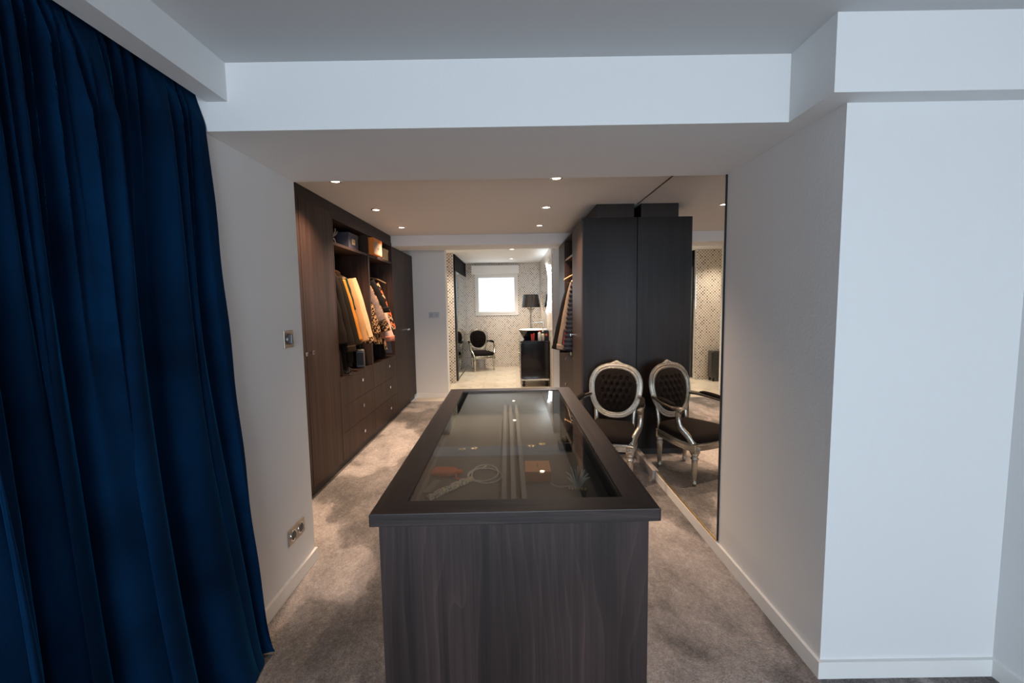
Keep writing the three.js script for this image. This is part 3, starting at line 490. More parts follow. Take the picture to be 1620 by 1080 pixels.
const fabs = {
  darkCoat: fabric('charcoal_brown_wool', 0.013, 0.009, 0.007, { bumpMap: weaveB, bumpScale: 0.001 }), fur: fabric('brown_fur', 0.022, 0.014, 0.009, { sheen: 0.5, bumpMap: velvetB, bumpScale: 0.004 }),
  olive: fabric('dark_olive_cloth', 0.013, 0.011, 0.007, { bumpMap: weaveB, bumpScale: 0.001 }), orange: fabric('amber_suede', 0.46, 0.17, 0.025, { bumpMap: velvetB, bumpScale: 0.001 }), green: fabric('bottle_green_cloth', 0.010, 0.022, 0.016),
  tan: fabric('tan_cloth', 0.42, 0.23, 0.10, { bumpMap: weaveB, bumpScale: 0.001 }), cream: fabric('cream_cloth', 0.62, 0.44, 0.25, { bumpMap: weaveB, bumpScale: 0.001 }), black: fabric('black_jersey', 0.008, 0.007, 0.007),
  leopard: fabric('leopard_print', 1, 1, 1, { map: leopard, sheen: 0 }), knit: fabric('grey_pink_knit', 0.72, 0.72, 0.72, { map: knitTex, bumpMap: weaveB, bumpScale: 0.002, sheen: 0 }), pink: fabric('salmon_silk', 0.56, 0.20, 0.13, { roughness: 0.6 }), blush: fabric('pale_blush_silk', 0.62, 0.42, 0.34, { roughness: 0.6 }),
  print: fabric('orange_black_print', 1, 1, 1, { map: printTex, sheen: 0 }), grey: fabric('slate_grey_satin', 0.10, 0.095, 0.11, { roughness: 0.5 }), navy: fabric('navy_padding', 0.020, 0.023, 0.034, { roughness: 0.5 }), oat: fabric('oatmeal_knit', 1, 1, 1, { map: stripeTex, bumpMap: weaveB, bumpScale: 0.002, sheen: 0 }),
};
const winter = 'winter coats on the near rail', dresses = 'clothes on the second rail', right = 'clothes in the tall wardrobe';
garment('long_coat', 'long charcoal coat reaching the shelf, nearest on the first rail', 'coat', { X: RAILL, z: -3.835, y: Y0, len: 0.955, bw: 0.31, th: 0.040, mat: fabs.darkCoat, sleeve: { len: 0.60, r: 0.066, out: 0.13 } }, winter);
garment('fur_jacket', 'dark brown jacket with a shaggy fur collar on the first rail', 'jacket', { X: RAILL, z: -3.955, y: Y0 + 0.01, len: 0.93, bw: 0.30, th: 0.045, mat: fabs.darkCoat, collar: fabs.fur, collarR: 0.045, sleeve: { len: 0.68, r: 0.072, out: 0.15, cuff: fabs.fur } }, winter);
garment('dark_coat', 'dark olive coat hanging beside the amber jacket', 'coat', { X: RAILL, z: -4.075, y: Y0, len: 0.88, bw: 0.32, th: 0.040, mat: fabs.olive, sleeve: { len: 0.64, r: 0.066, out: 0.16 } }, winter);
garment('suede_jacket', 'bright amber suede jacket between the dark and tan coats', 'jacket', { X: RAILL, z: -4.180, y: Y0 - 0.02, len: 0.62, bw: 0.30, th: 0.032, mat: fabs.orange, sleeve: { len: 0.58, r: 0.056, out: 0.15 } }, winter);
garment('thin_blouse', 'thin bottle green top hidden behind the amber jacket', 'top', { X: RAILL, z: -4.262, y: Y0, len: 0.55, bw: 0.25, th: 0.024, mat: fabs.green, sleeve: { len: 0.30, r: 0.045, out: 0.08 } }, winter);
garment('tan_coat', 'tan cloth coat next to the studded cream coat', 'coat', { X: RAILL, z: -4.345, y: Y0, len: 0.72, bw: 0.31, th: 0.032, mat: fabs.tan, sleeve: { len: 0.62, r: 0.056, out: 0.16 } }, winter);
{
  const c = garment('cream_coat', 'cream coat with a studded trim at the end of the first rail', 'coat', { X: RAILL, z: -4.455, y: Y0 + 0.01, len: 0.70, bw: 0.31, th: 0.036, mat: fabs.cream, sleeve: { len: 0.64, r: 0.064, out: 0.17, cuff: fabs.leopard } }, winter);
  const st = []; for (let i = 0; i < 26; i++) { const q = i / 25; st.push(bx(-0.007, 0.007, -0.008, 0.008, -0.004, 0.004, 0.002).rotateZ(rr(-0.4, 0.4)).translate(0.215 + 0.135 * Math.pow(q, 0.85), Y0 - 0.24 - 0.40 * q, 0.046)); }
  obj('stud', st, studM, c);
}
garment('leopard_blouse', 'leopard print blouse nearest on the second rail', 'blouse', { X: RAILL, z: -4.735, y: Y0 - 0.02, len: 0.72, bw: 0.34, th: 0.032, mat: fabs.leopard, sleeve: { len: 0.55, r: 0.055, out: 0.17 } }, dresses);
garment('knitted_blouse', 'grey pink knitted top with wide short sleeves', 'top', { X: RAILL, z: -4.850, y: Y0 - 0.02, len: 0.66, bw: 0.30, th: 0.030, mat: fabs.knit, sleeve: { len: 0.42, r: 0.055, r1: 0.085, out: 0.16 } }, dresses);
garment('leopard_dress', 'leopard print dress between the knitted and black tops', 'dress', { X: RAILL, z: -4.945, y: Y0 - 0.04, len: 0.74, bw: 0.34, th: 0.030, mat: fabs.leopard, sleeve: { len: 0.52, r: 0.05, r1: 0.075, out: 0.19 } }, dresses);
garment('black_dress', 'long black dress with short sleeves and orange piping', 'dress', { X: RAILL, z: -5.045, y: Y0 + 0.01, len: 0.94, bw: 0.29, th: 0.034, mat: fabs.black, collar: fabs.print, sleeve: { len: 0.34, r: 0.07, r1: 0.075, out: 0.15, cuff: fabs.black } }, dresses);
garment('salmon_blouse', 'salmon silk blouse with pale sleeves beside the black dress', 'blouse', { X: RAILL, z: -5.150, y: Y0 - 0.01, len: 0.72, bw: 0.30, th: 0.030, mat: fabs.pink, sleeve: { len: 0.66, r: 0.05, r1: 0.058, out: 0.19, mat: fabs.blush, cuff: fabs.pink } }, dresses);
garment('printed_dress', 'black dress with an orange print at the far end of the rail', 'dress', { X: RAILL, z: -5.260, y: Y0, len: 0.88, bw: 0.30, th: 0.034, mat: fabs.print, sleeve: { len: 0.56, r: 0.05, r1: 0.062, out: 0.18 } }, dresses);
garment('grey_skirt_suit', 'long slate grey dress behind the salmon blouse', 'dress', { X: RAILL, z: -5.350, y: Y0 - 0.03, len: 0.90, bw: 0.33, th: 0.030, mat: fabs.grey }, dresses);
garment('black_skirt', 'long black skirt filling the gap behind the tan coat', 'skirt', { X: RAILL - 0.02, z: -4.30, y: Y0 - 0.10, len: 0.85, sw: 0.15, bw: 0.24, th: 0.03, mat: fabs.black }, winter);
garment('black_trousers', 'black trousers hanging below the cream coat at the end of the rail', 'trousers', { X: RAILL - 0.02, z: -4.56, y: Y0 - 0.12, len: 0.83, sw: 0.15, bw: 0.23, th: 0.03, mat: fabs.black }, winter);
garment('evening_dress', 'long black evening dress behind the leopard blouse', 'dress', { X: RAILL, z: -4.795, y: Y0 - 0.06, len: 0.90, sw: 0.16, bw: 0.28, th: 0.03, mat: fabs.black }, dresses);
garment('dark_dress', 'long dark dress between the salmon blouse and the printed dress', 'dress', { X: RAILL, z: -5.205, y: Y0 - 0.06, len: 0.90, sw: 0.16, bw: 0.29, th: 0.03, mat: fabs.darkCoat }, dresses);
for (const [z, label] of [[-3.775, 'nearest of the three dark coat hangers above the charcoal coats'], [-3.88, 'middle one of the three dark coat hangers above the charcoal coats'], [-4.01, 'dark coat hanger above the olive coat, farthest of the three']]) hanger(label, 'hangers above the charcoal coats', RAILL, z, Y0 + 0.012, blackMatt, 0.17);
hanger('pale wooden hanger sticking out beside the black dress', undefined, RAILL + 0.03, -5.46, Y0 + 0.012, woodLight, 0.22);
{
  const t = thing('handbag', 'black handbag with a grey border standing under the cream coat', 'bag', [-1.60, 0.818, -4.50], 0.35);
  obj('body', new RoundedBoxGeometry(0.085, 0.185, 0.155, 3, 0.015).translate(0, 0.0925, 0), std({ name: 'grey_leather', color: lin(0.12, 0.11, 0.105), roughness: 0.5 }), t);
  obj('front_panel', new RoundedBoxGeometry(0.006, 0.125, 0.115, 2, 0.003).translate(0.044, 0.092, 0), blackMatt, t); obj('side_panel', new RoundedBoxGeometry(0.06, 0.13, 0.006, 2, 0.003).translate(0, 0.092, 0.078), blackMatt, t);
  obj('handle', tube([[0, 0.18, -0.045], [0, 0.235, -0.035], [0, 0.255, 0], [0, 0.235, 0.035], [0, 0.18, 0.045]], 0.005, 24, 8), blackMatt, t);
}
{
  const t = thing('ankle_boot', 'dark brown ankle boots standing on the shelf below the coats', 'boots', [-1.62, 0.818, -4.02], 0.2);
  for (const z of [-0.045, 0.045]) { obj('boot', [limb([[-0.05, 0.20, z, 0.042, 0.036], [-0.05, 0.12, z, 0.038, 0.034], [-0.04, 0.055, z, 0.045, 0.036], [0.03, 0.032, z, 0.040, 0.034], [0.085, 0.026, z, 0.024, 0.022]], 24, 14), bx(-0.09, 0.10, 0, 0.010, z - 0.032, z + 0.032, 0.004)], std({ color: lin(0.02, 0.013, 0.009), roughness: 0.5 }), t); }
}
// ---- things on the top shelves of the left bays
{
  const SY = 2.010, grp = 'storage boxes on the top shelves';
  const box = (name, label, z0, z1, x0, x1, h, mat, lidMat, y = SY) => { const t = thing(name, label, 'box', [(x0 + x1) / 2, y, (z0 + z1) / 2], 0, grp), w = x1 - x0, d = Math.abs(z1 - z0); obj('body', new RoundedBoxGeometry(w, h * 0.8, d, 2, 0.004).translate(0, h * 0.4, 0), mat, t); obj('lid', new RoundedBoxGeometry(w + 0.006, h * 0.24, d + 0.006, 2, 0.004).translate(0, h * 0.88, 0), lidMat ?? mat, t); return t; };
  const navyB = std({ name: 'navy_card', color: lin(0.050, 0.048, 0.075), roughness: 0.7 }), orangeB = std({ name: 'orange_card', color: lin(0.62, 0.19, 0.02), roughness: 0.6 }), beigeB = std({ name: 'taupe_card', color: lin(0.36, 0.25, 0.18), roughness: 0.7 }), creamB = std({ name: 'cream_card', color: lin(0.68, 0.50, 0.28), roughness: 0.7 }), slateB = std({ name: 'slate_card', color: lin(0.085, 0.08, 0.105), roughness: 0.7 });
  let b = box('storage_box', 'navy storage box with a cream label on the first top shelf', -4.18, -4.43, -1.76, -1.545, 0.152, navyB);
  obj('label_plate', bx(0.1085, 0.111, 0.045, 0.098, -0.035, 0.045, 0.001), creamB, b); obj('label_print', [-0.012, 0.006, 0.024].map((z) => bx(0.111, 0.1115, 0.062, 0.084, z - 0.005, z + 0.005)), beigeB, b);
  b = box('storage_box', 'tall orange box with a taupe front and a small dark mark', -4.685, -4.985, -1.69, -1.470, 0.178, orangeB);
  obj('front_panel', bx(0.1085, 0.112, 0.008, 0.172, -0.143, 0.143, 0.001), beigeB, b); obj('mark', [tube([[0.1125, 0.055, -0.012], [0.1125, 0.075, -0.006], [0.1125, 0.082, -0.024], [0.1125, 0.074, -0.034]], 0.0022, 16, 5), tube([[0.1125, 0.055, 0.02], [0.1125, 0.09, 0.022]], 0.0016, 6, 5)], blackMatt, b);
  b = box('storage_box', 'slate grey low box between the orange and cream boxes', -5.010, -5.255, -1.75, -1.550, 0.120, slateB);
  b = box('storage_box', 'small terracotta box lying on the slate grey box', -5.03, -5.17, -1.74, -1.60, 0.042, std({ color: lin(0.34, 0.11, 0.04), roughness: 0.7 }), undefined, SY + 0.121);
  b = box('storage_box', 'cream box at the far end of the second top shelf', -5.285, -5.50, -1.74, -1.545, 0.142, creamB);
  b = box('storage_box', 'small orange box on the shelf of the tall right wardrobe', -4.70, -4.84, 0.69, 0.80, 0.06, orangeB, undefined, 1.978);
  const t = thing('bowler_bag', 'black rounded bag with a pale curved handle on the first shelf', 'bag', [-1.66, SY, -3.90], 0.25);
  obj('body', new THREE.SphereGeometry(0.085, 28, 18).scale(1.0, 0.92, 0.8).translate(-0.03, 0.09, 0.02), phy({ name: 'black_leather', color: lin(0.012, 0.010, 0.010), roughness: 0.3, clearcoat: 0.4 }), t);
  obj('band', [new THREE.TorusGeometry(0.082, 0.006, 8, 32).rotateX(Math.PI / 2).scale(1.02, 1, 0.83).translate(-0.03, 0.105, 0.02)], std({ color: lin(0.28, 0.27, 0.27), roughness: 0.3, metalness: 0.8 }), t);
  const pale = std({ name: 'pale_strap', color: lin(0.30, 0.26, 0.24), roughness: 0.4 });
  obj('handle', [tube([[0.05, 0.065, -0.02], [0.075, 0.10, -0.05], [0.085, 0.135, -0.075], [0.08, 0.15, -0.09]], 0.007, 24, 8), tube([[0.055, 0.065, -0.03], [0.085, 0.095, -0.065], [0.098, 0.128, -0.10]], 0.006, 24, 8)], pale, t);
  obj('strap', [tube([[0.06, 0.006, 0.07], [0.07, 0.045, 0.02], [0.078, 0.050, -0.03], [0.085, 0.010, -0.075]], 0.006, 24, 8)], pale, t);
}
// ---- clothes in the right wardrobe
const RAILR = 0.925;
garment('padded_jacket', 'navy padded jacket with horizontal quilting nearest the side panel', 'jacket', { front: -1, X: RAILR, z: -4.775, y: 1.76, len: 0.84, sw: 0.23, bw: 0.31, th: 0.050, mat: fabs.navy, quilt: 17, ruff: 0.05, sleeve: { len: 0.74, r: 0.070, r1: 0.062, out: 0.10 } }, right);
{
  const g = garment('knit_sweater', 'oatmeal knitted sweater with red and navy cuff stripes', 'sweater', { front: -1, X: RAILR, z: -4.895, y: 1.76, len: 0.74, sw: 0.24, bw: 0.31, th: 0.036, mat: fabs.oat, sleeve: { len: 0.74, r: 0.058, r1: 0.056, out: 0.16, cuff: fabs.oat } }, right);
  const st = (dx, m) => obj('stripe', limb([[-0.335 + dx, 1.16, 0.046, 0.006, 0.003], [-0.362 + dx, 0.985, 0.045, 0.006, 0.003]], 6, 8), m, g);
  st(0.0, fabs.navy); st(0.016, fabric('red_band', 0.42, 0.03, 0.03)); st(0.032, fabs.navy);
}
garment('black_cardigan', 'black cardigan hanging furthest out of the tall wardrobe', 'cardigan', { front: -1, X: RAILR, z: -5.02, y: 1.76, len: 0.88, sw: 0.25, bw: 0.37, th: 0.045, mat: fabs.black, sleeve: { len: 0.76, r: 0.064, r1: 0.060, out: 0.19 }, ruff: 0.12 }, right);
hanger('bare wooden hanger at the front of the tall wardrobe rail', undefined, RAILR - 0.10, -5.15, 1.80, woodLight, 0.21, 0.2);
hanger('wooden hanger holding the oatmeal sweater', undefined, RAILR - 0.03, -4.95, 1.772, woodLight, 0.21);
{
  const t = thing('folded_scarf', 'small green scarf below the padded jacket', 'scarf', [0.665, 0.857, -4.82]);
  obj('cloth', new RoundedBoxGeometry(0.05, 0.055, 0.12, 3, 0.02).translate(0.03, 0.0275, 0), fabric('leaf_green', 0.06, 0.22, 0.04), t); obj('fringe', new RoundedBoxGeometry(0.02, 0.04, 0.05, 2, 0.006).translate(0.004, 0.02, -0.06), white, t);
}
// ---------------------------------------------------------------- jewellery under the glass
const TY = 0.7555;
{
  const orangeFelt = fabric('coral_suede', 0.62, 0.12, 0.035), pearlM = std({ name: 'pearl', color: lin(0.72, 0.62, 0.48), roughness: 0.18, metalness: 0.2 });
  let t = thing('jewellery_pouch', 'coral drawstring pouch lying in the glass-topped tray', 'pouch', [-0.285, TY, -1.725], -0.12);
  obj('bag', grid(24, 16, (a, b) => { const A = a * 6.2832, c = Math.cos(A), s = Math.sin(A), ex = Math.sign(c) * Math.pow(Math.abs(c), 0.35), es = Math.sign(s) * Math.pow(Math.abs(s), 0.35), q = Math.sin(b * Math.PI), w = Math.pow(q, 0.35); const neck = ex > 0.6 ? 1 - 0.55 * sstep(0.6, 1, ex) : 1; return [ex * 0.058 * w, 0.011 - 0.011 * Math.cos(b * Math.PI), es * 0.036 * w * neck]; }), orangeFelt, t);
  obj('ruffle', at(sph(0.013, 10, 8).scale(0.9, 0.7, 1.4), 0.062, 0.012, 0), orangeFelt, t);
  obj('drawstring', [tube([[0.050, 0.014, 0.006], [0.052, 0.006, 0.035], [0.075, 0.003, 0.050], [0.10, 0.003, 0.042]], 0.0022, 24, 6), tube([[0.052, 0.014, 0.006], [0.058, 0.006, 0.05], [0.085, 0.003, 0.062], [0.108, 0.003, 0.052]], 0.0022, 24, 6)], orangeFelt, t);
  t = thing('charging_cable', 'coiled white charging cable with two plugs in the tray', 'cable', [-0.120, TY, -1.70]);
  const pts = []; for (let i = 0; i < 64; i++) { const a = i / 63 * Math.PI * 4.7 + 2.2, r = 0.060 + 0.010 * Math.sin(i * 0.35) ; pts.push([Math.cos(a) * r * 1.0 + 0.010 * Math.sin(i * 0.11), 0.003 + 0.004 * (i % 32) / 32 + (i > 30 && i < 44 ? 0.012 * Math.sin((i - 30) / 14 * Math.PI) : 0), Math.sin(a) * r * 1.25]); }
  const cableM = std({ name: 'cable_white', color: lin(0.62, 0.60, 0.57), roughness: 0.4 });
  obj('cord', tube(pts, 0.0021, 260, 6), cableM, t);
  const pe = pts[63], ps = pts[0]; obj('plug', limb([[pe[0], 0.005, pe[2], 0.004, 0.003], [pe[0] + 0.012, 0.006, pe[2] - 0.022, 0.0045, 0.0032]], 6, 8), cableM, t); obj('plug', limb([[ps[0], 0.006, ps[2], 0.004, 0.003], [ps[0] + 0.022, 0.007, ps[2] + 0.006, 0.0045, 0.0032]], 6, 8), cableM, t);
  t = thing('pearl_necklace', 'thick strand of pearls lying beside the white cable', 'necklace', [-0.232, TY, -1.575]);
  for (let i = 0; i < 84; i++) { const q = (i % 28) / 27, k = Math.floor(i / 28) - 1, r = rr(0.0042, 0.0066); const m = obj('pearl', at(sph(r, 9, 7), lerp(-0.075, 0.062, q) + rr(-0.003, 0.003) + 0.012 * k * 0.75, r + 0.001, lerp(0.085, -0.085, Math.pow(q, 0.9)) + 0.012 * k + rr(-0.003, 0.003)), i % 9 === 0 ? brass : pearlM, t); }
  t = thing('jewellery_card', 'narrow grey card in the near left corner of the tray', 'card', [-0.318, TY, -1.60], -0.2);
  obj('card', bx(-0.014, 0.014, 0, 0.004, -0.06, 0.06, 0.001), std({ color: lin(0.20, 0.19, 0.18), roughness: 0.7 }), t); obj('clasp', tube([[-0.02, 0.006, 0.06], [0.03, 0.006, 0.062]], 0.0015, 8, 6), chrome, t);
  t = thing('gift_box', 'orange jewellery box with a dark line across its lid', 'box', [0.094, TY, -1.69], -0.02);
  const ob = std({ name: 'orange_gift_card', color: lin(0.52, 0.17, 0.05), roughness: 0.6 });
  obj('body', bx(-0.049, 0.049, 0, 0.030, -0.058, 0.058, 0.002), ob, t); obj('lid', bx(-0.051, 0.051, 0.024, 0.042, -0.060, 0.060, 0.002), ob, t); obj('mark', bx(-0.003, 0.001, 0.042, 0.0426, -0.03, 0.01), blackMatt, t);
  t = thing('chain_bracelet', 'thin silver chain bracelet beside the orange jewellery box', 'bracelet', [0.18, TY, -1.60]);
  { const c = new THREE.CatmullRomCurve3([V(-0.05, 0.003, -0.03), V(-0.035, 0.003, 0.0), V(-0.01, 0.003, 0.025), V(0.03, 0.003, 0.018), V(0.05, 0.003, 0.03)]), ls = []; for (let i = 0; i < 34; i++) { const p = c.getPointAt(i / 33); ls.push(new THREE.TorusGeometry(0.0028, 0.0009, 5, 10).rotateX(i % 2 ? 1.57 : 0.2).translate(p.x, p.y, p.z)); } obj('chain', ls, chrome, t); }
  t = thing('hair_comb', 'fan-shaped silver hair comb with gold stones in the near right corner', 'comb', [0.235, TY, -1.555], -0.25);
  const crystal = std({ name: 'pale_crystal', color: lin(0.70, 0.68, 0.62), roughness: 0.25, metalness: 0.3 });
  for (let i = 0; i < 13; i++) { const a = (i - 6) * 0.16; obj('blade', limb([[Math.sin(a) * 0.012, 0.006, 0, 0.002, 0.0012], [Math.sin(a) * 0.030, 0.036 + 0.012 * Math.cos(i * 2.2), -0.006, 0.003, 0.001], [Math.sin(a) * 0.055, 0.072 * Math.cos(a) + 0.018 * Math.cos(i * 2.2), -0.014, 0.0016, 0.0008]], 10, 6), crystal, t); }
  obj('gold_stone', [-0.03, -0.018, -0.006, 0.006, 0.018, 0.03].map((x) => at(sph(0.005, 8, 6), x, 0.006, 0.006)), brass, t);
  t = thing('ring_box', 'small black ring box holding a gold ring', 'box', [0.245, TY, -2.02], 0.05);
  obj('body', bx(-0.03, 0.03, 0, 0.035, -0.03, 0.03, 0.003), blackMatt, t); obj('cushion', bx(-0.022, 0.022, 0.030, 0.038, -0.022, 0.022, 0.003), velvetBlack, t); obj('ring', new THREE.TorusGeometry(0.011, 0.002, 8, 24).translate(0, 0.048, 0), brass, t);
  const br = [[-0.25, -2.02, 'gold leaf brooch in the left half of the tray'], [-0.19, -2.03, 'gold flower brooch beside the leaf brooch'], [0.085, -2.05, 'gold brooch to the right of the tray dividers'], [0.14, -2.08, 'gold brooch beside the black ring box']];
  for (const [x, z, label] of br) { const k = thing('gold_brooch', label, 'brooch', [x, TY, z], rr(0, 3), 'gold brooches in the tray'); obj('petal', Array.from({ length: 6 }, (_, i) => at(sph(0.006, 8, 6).scale(1.5, 0.5, 0.8).rotateY(-i * 1.047), Math.cos(i * 1.047) * 0.011, 0.004, Math.sin(i * 1.047) * 0.011)), brass, k); obj('stone', at(sph(0.005, 8, 6), 0, 0.006, 0), pearlM, k); }
}
// ---------------------------------------------------------------- bathroom things
{
  let t = thing('vanity_cabinet', 'black lacquered vanity cabinet with silver edges on turned feet', 'cabinet');
  const VZ0 = -7.465, VZ1 = -8.92, vx0 = 0.158, vx1 = 0.645;
  obj('body', bx(vx0, vx1, 0.135, 0.785, VZ1, VZ0, 0.012), blackGloss, t);
  obj('top', bx(0.137, 0.652, 0.785, 0.807, VZ1 - 0.01, VZ0 + 0.012, 0.006), blackGloss, t);
  obj('base_rail', bx(0.146, 0.650, 0.108, 0.140, VZ1, VZ0 + 0.006, 0.008), silver, t);
  for (let i = 0; i < 3; i++) { const z0 = VZ0 - 0.03 - i * 0.475, d = obj('drawer', [bx(0.146, 0.160, 0.17, 0.75, z0 - 0.44, z0, 0.004)], blackGloss, t); obj('carved_frame', [bx(0.138, 0.150, 0.16, 0.19, z0 - 0.45, z0 + 0.01, 0.005), bx(0.138, 0.150, 0.73, 0.76, z0 - 0.45, z0 + 0.01, 0.005), bx(0.138, 0.150, 0.16, 0.76, z0 - 0.02, z0 + 0.01, 0.005), bx(0.138, 0.150, 0.16, 0.76, z0 - 0.45, z0 - 0.42, 0.005), ...Array.from({ length: 9 }, (_, k) => at(sph(0.016, 8, 6).scale(0.7, 1.2, 1), 0.137, 0.20 + k * 0.065, z0 - 0.005))], silver, d); obj('handle', at(sph(0.018, 12, 8), 0.128, 0.46, z0 - 0.22), silver, d); }
  for (const [x, z] of [[0.195, VZ0 - 0.05], [0.60, VZ0 - 0.05], [0.195, VZ1 + 0.05], [0.60, VZ1 + 0.05]]) obj('foot', at(lathe([[0.001, 0], [0.022, 0], [0.030, 0.02], [0.030, 0.035], [0.016, 0.05], [0.024, 0.07], [0.034, 0.09], [0.034, 0.11]], 20), x, 0, z), blackGloss, t);
  t = thing('wash_basin', 'round black bowl basin with a white inside on the vanity', 'basin', [0.385, 0.807, -7.90]);
  obj('outer_bowl', lathe([[0.001, 0.0], [0.165, 0.0], [0.178, 0.012], [0.215, 0.075], [0.258, 0.160], [0.262, 0.170]], 48), blackGloss, t);
  obj('inner_bowl', lathe([[0.262, 0.170], [0.264, 0.180], [0.256, 0.182], [0.240, 0.150], [0.200, 0.075], [0.12, 0.025], [0.001, 0.018]], 48), std({ name: 'white_ceramic', color: lin(0.78, 0.77, 0.75), roughness: 0.15, side: THREE.DoubleSide }), t);
  t = thing('basin_tap', 'tall chrome tap with a level spout beside the bowl basin', 'tap', [0.595, 0.807, -8.20]);
  obj('column', at(cyl(0.020, 0.024, 0.30, 20), 0, 0.15, 0), chrome, t); obj('spout', limb([[0, 0.285, 0, 0.014, 0.014], [-0.10, 0.290, 0.02, 0.014, 0.014], [-0.20, 0.285, 0.05, 0.013, 0.013], [-0.215, 0.262, 0.055, 0.012, 0.012]], 20, 10), chrome, t); obj('lever', limb([[0, 0.30, 0, 0.014, 0.014], [0.0, 0.325, 0, 0.014, 0.014], [-0.06, 0.355, 0.02, 0.006, 0.006]], 14, 8), chrome, t);
  t = thing('table_lamp', 'table lamp with a ribbed dark metallic shade on a silver column', 'lamp', [0.385, 0.807, -8.62]);
  obj('base', lathe([[0.001, 0], [0.075, 0], [0.078, 0.015], [0.055, 0.03], [0.030, 0.06], [0.024, 0.10], [0.034, 0.14], [0.022, 0.18], [0.020, 0.34], [0.030, 0.37], [0.022, 0.40]], 28), silver, t);
  obj('leaf_collar', [...Array.from({ length: 8 }, (_, i) => { const a = i * 0.785; return limb([[Math.cos(a) * 0.020, 0.48, Math.sin(a) * 0.020, 0.010, 0.010], [Math.cos(a) * 0.035, 0.52, Math.sin(a) * 0.035, 0.014, 0.006], [Math.cos(a) * 0.065, 0.555, Math.sin(a) * 0.065, 0.011, 0.005], [Math.cos(a) * 0.085, 0.545, Math.sin(a) * 0.085, 0.005, 0.004]], 12, 8); }), at(cyl(0.02, 0.02, 0.22, 12), 0, 0.49, 0)], silver, t);
  obj('shade', grid(160, 2, (a, b) => { const A = a * 6.28319, r = lerp(0.188, 0.158, b) + 0.0022 * Math.cos(A * 40); return [Math.cos(A) * r, 0.575 + b * 0.255, Math.sin(A) * r]; }), std({ name: 'dark_metallic_pleats', color: lin(0.20, 0.19, 0.19), metalness: 1, roughness: 0.22, side: THREE.DoubleSide }), t);
  t = thing('tumbler', 'red glass tumbler on the vanity edge', 'tumbler', [0.362, 0.807, -7.53]);
  obj('cup', lathe([[0.001, 0.0], [0.026, 0.0], [0.028, 0.004], [0.036, 0.118], [0.034, 0.118], [0.027, 0.008], [0.001, 0.008]], 24), phy({ name: 'red_glass', color: lin(0.45, 0.01, 0.012), roughness: 0.1, clearcoat: 1 }), t); obj('brush', [limb([[0.01, 0.02, 0, 0.005, 0.004], [0.022, 0.135, 0.0, 0.005, 0.004]], 8, 8)], std({ color: lin(0.45, 0.18, 0.05), roughness: 0.5 }), t);
  const bottle = (label, x, z, h, r, cap, body) => { const k = thing('soap_bottle', label, 'bottle', [x, 0.807, z], 0, 'bottles on the vanity edge'); obj('body', lathe([[0.001, 0], [r, 0], [r, h * 0.70], [r * 0.8, h * 0.76], [r * 0.35, h * 0.80], [r * 0.35, h * 0.84]], 20), body, k); obj('cap', lathe([[0.001, h * 0.84], [r * 0.5, h * 0.84], [r * 0.5, h], [0.001, h]], 16), cap, k); };
  const creamP = std({ color: lin(0.66, 0.60, 0.50), roughness: 0.35 }), redP = std({ color: lin(0.62, 0.02, 0.05), roughness: 0.35 });
  bottle('white soap bottle with a red cap on the vanity', 0.480, -7.535, 0.185, 0.026, redP, white); bottle('cream lotion bottle with a dark cap on the vanity', 0.540, -7.545, 0.150, 0.028, blackMatt, creamP); bottle('tall slim bottle with a chrome cap behind the lotion', 0.548, -7.620, 0.23, 0.017, chrome, creamP);
  t = thing('tissue_box', 'black box with an orange dot at the end of the vanity', 'box', [0.608, 0.807, -7.60]);
  obj('body', new RoundedBoxGeometry(0.075, 0.175, 0.075, 3, 0.008).translate(0, 0.0875, 0), blackMatt, t); obj('dot', at(cyl(0.020, 0.020, 0.003, 20).rotateX(Math.PI / 2), -0.005, 0.10, 0.0385), std({ color: lin(0.75, 0.12, 0.02), roughness: 0.4 }), t);
  // back-lit round mirror
  const MZ = -8.06, MY = 1.73, MX = 0.612, MK = 1.78;      // a lying oval, MK times as long as high
  t = thing('oval_mirror', 'large oval back-lit mirror above the vanity', 'mirror', [MX, MY, MZ]);
  obj('mirror_pane', new THREE.CylinderGeometry(0.445, 0.445, 0.005, 96).rotateZ(Math.PI / 2).scale(1, 1, MK), mirrorM, t);
  obj('backing', new THREE.CylinderGeometry(0.395, 0.395, 0.036, 64).rotateZ(Math.PI / 2).scale(1, 1, MK * 1.02).translate(0.0215, 0, 0), white, t);
  obj('led_ring', new THREE.TorusGeometry(0.404, 0.007, 8, 96).rotateY(Math.PI / 2).scale(1, 1, MK * 1.02).translate(0.020, 0, 0), std({ name: 'led_glow', color: 0x000000, emissive: new THREE.Color(0.85, 0.94, 1.0), emissiveIntensity: 12 }), t).castShadow = false;
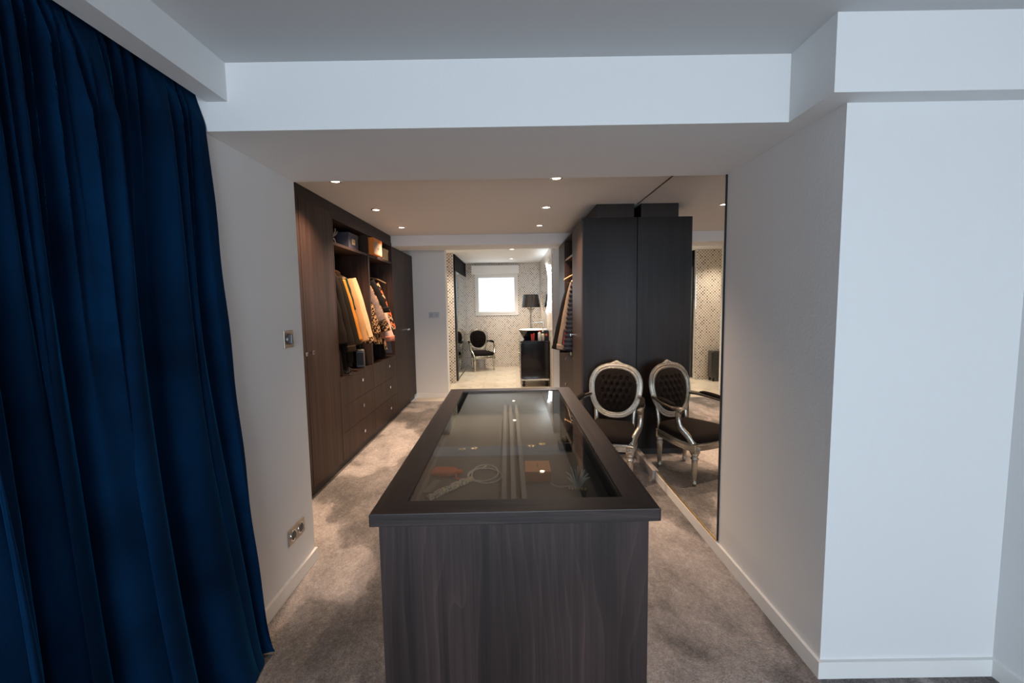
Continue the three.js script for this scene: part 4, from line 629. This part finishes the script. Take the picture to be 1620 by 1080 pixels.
  for (let i = 0; i < 20; i++) { const a = i / 20 * Math.PI * 2, l = new THREE.PointLight(new THREE.Color(0.86, 0.94, 1.0), 0.055, 0, 2); l.name = 'led_light'; l.position.set(0.022, Math.cos(a) * 0.425, Math.sin(a) * 0.425 * MK * 1.01); l.shadow.radius = 0.5; l.castShadow = true; t.add(l); }
  // black and mirrored panel on the flank of the mosaic block
  t = thing('flank_mirror', 'tall mirror panel under a black board beside the bathroom armchair', 'mirror');
  obj('black_board', bx(-1.06, -1.038, 2.085, 2.385, -9.96, -8.02, 0.002), phy({ name: 'black_board_matt', color: lin(0.006, 0.006, 0.007), roughness: 0.9, specularIntensity: 0.15 }), t);
  obj('frame', [bx(-1.06, -1.030, 0.02, 2.085, -8.16, -8.02, 0.002)], blackMatt, t);
  obj('mirror_pane', bx(-1.06, -1.042, 0.03, 2.083, -9.97, -8.165), std({ name: 'smoked_mirror', color: lin(0.62, 0.68, 0.70), metalness: 1, roughness: 0.02 }), t);
  obj('bottom_rail', bx(-1.06, -1.030, 0.0, 0.03, -9.97, -8.02, 0.002), chrome, t);
  t = thing('suitcase', 'black hard-shell suitcase standing by the mosaic pier, seen in the mirror', 'suitcase', [-1.45, 0, -7.775]);
  const caseM = phy({ name: 'black_shell', color: lin(0.012, 0.012, 0.013), roughness: 0.25, clearcoat: 0.6 });
  obj('shell', new RoundedBoxGeometry(0.36, 0.50, 0.20, 4, 0.035).translate(0, 0.305, 0), caseM, t); obj('rib', Array.from({ length: 7 }, (_, i) => new RoundedBoxGeometry(0.012, 0.42, 0.21, 2, 0.005).translate(-0.12 + i * 0.04, 0.305, 0)), caseM, t);
  for (const [x, z] of [[-0.14, -0.07], [0.14, -0.07], [-0.14, 0.07], [0.14, 0.07]]) obj('wheel', [at(cyl(0.024, 0.024, 0.018, 16).rotateZ(Math.PI / 2), x, 0.024, z), bx(x - 0.014, x + 0.014, 0.03, 0.062, z - 0.014, z + 0.014, 0.003)], blackMatt, t);
  obj('handle', tube([[-0.07, 0.55, 0], [-0.07, 0.575, 0], [0.07, 0.575, 0], [0.07, 0.55, 0]], 0.008, 20, 8), chrome, t);
}

renderer.render(scene, camera);
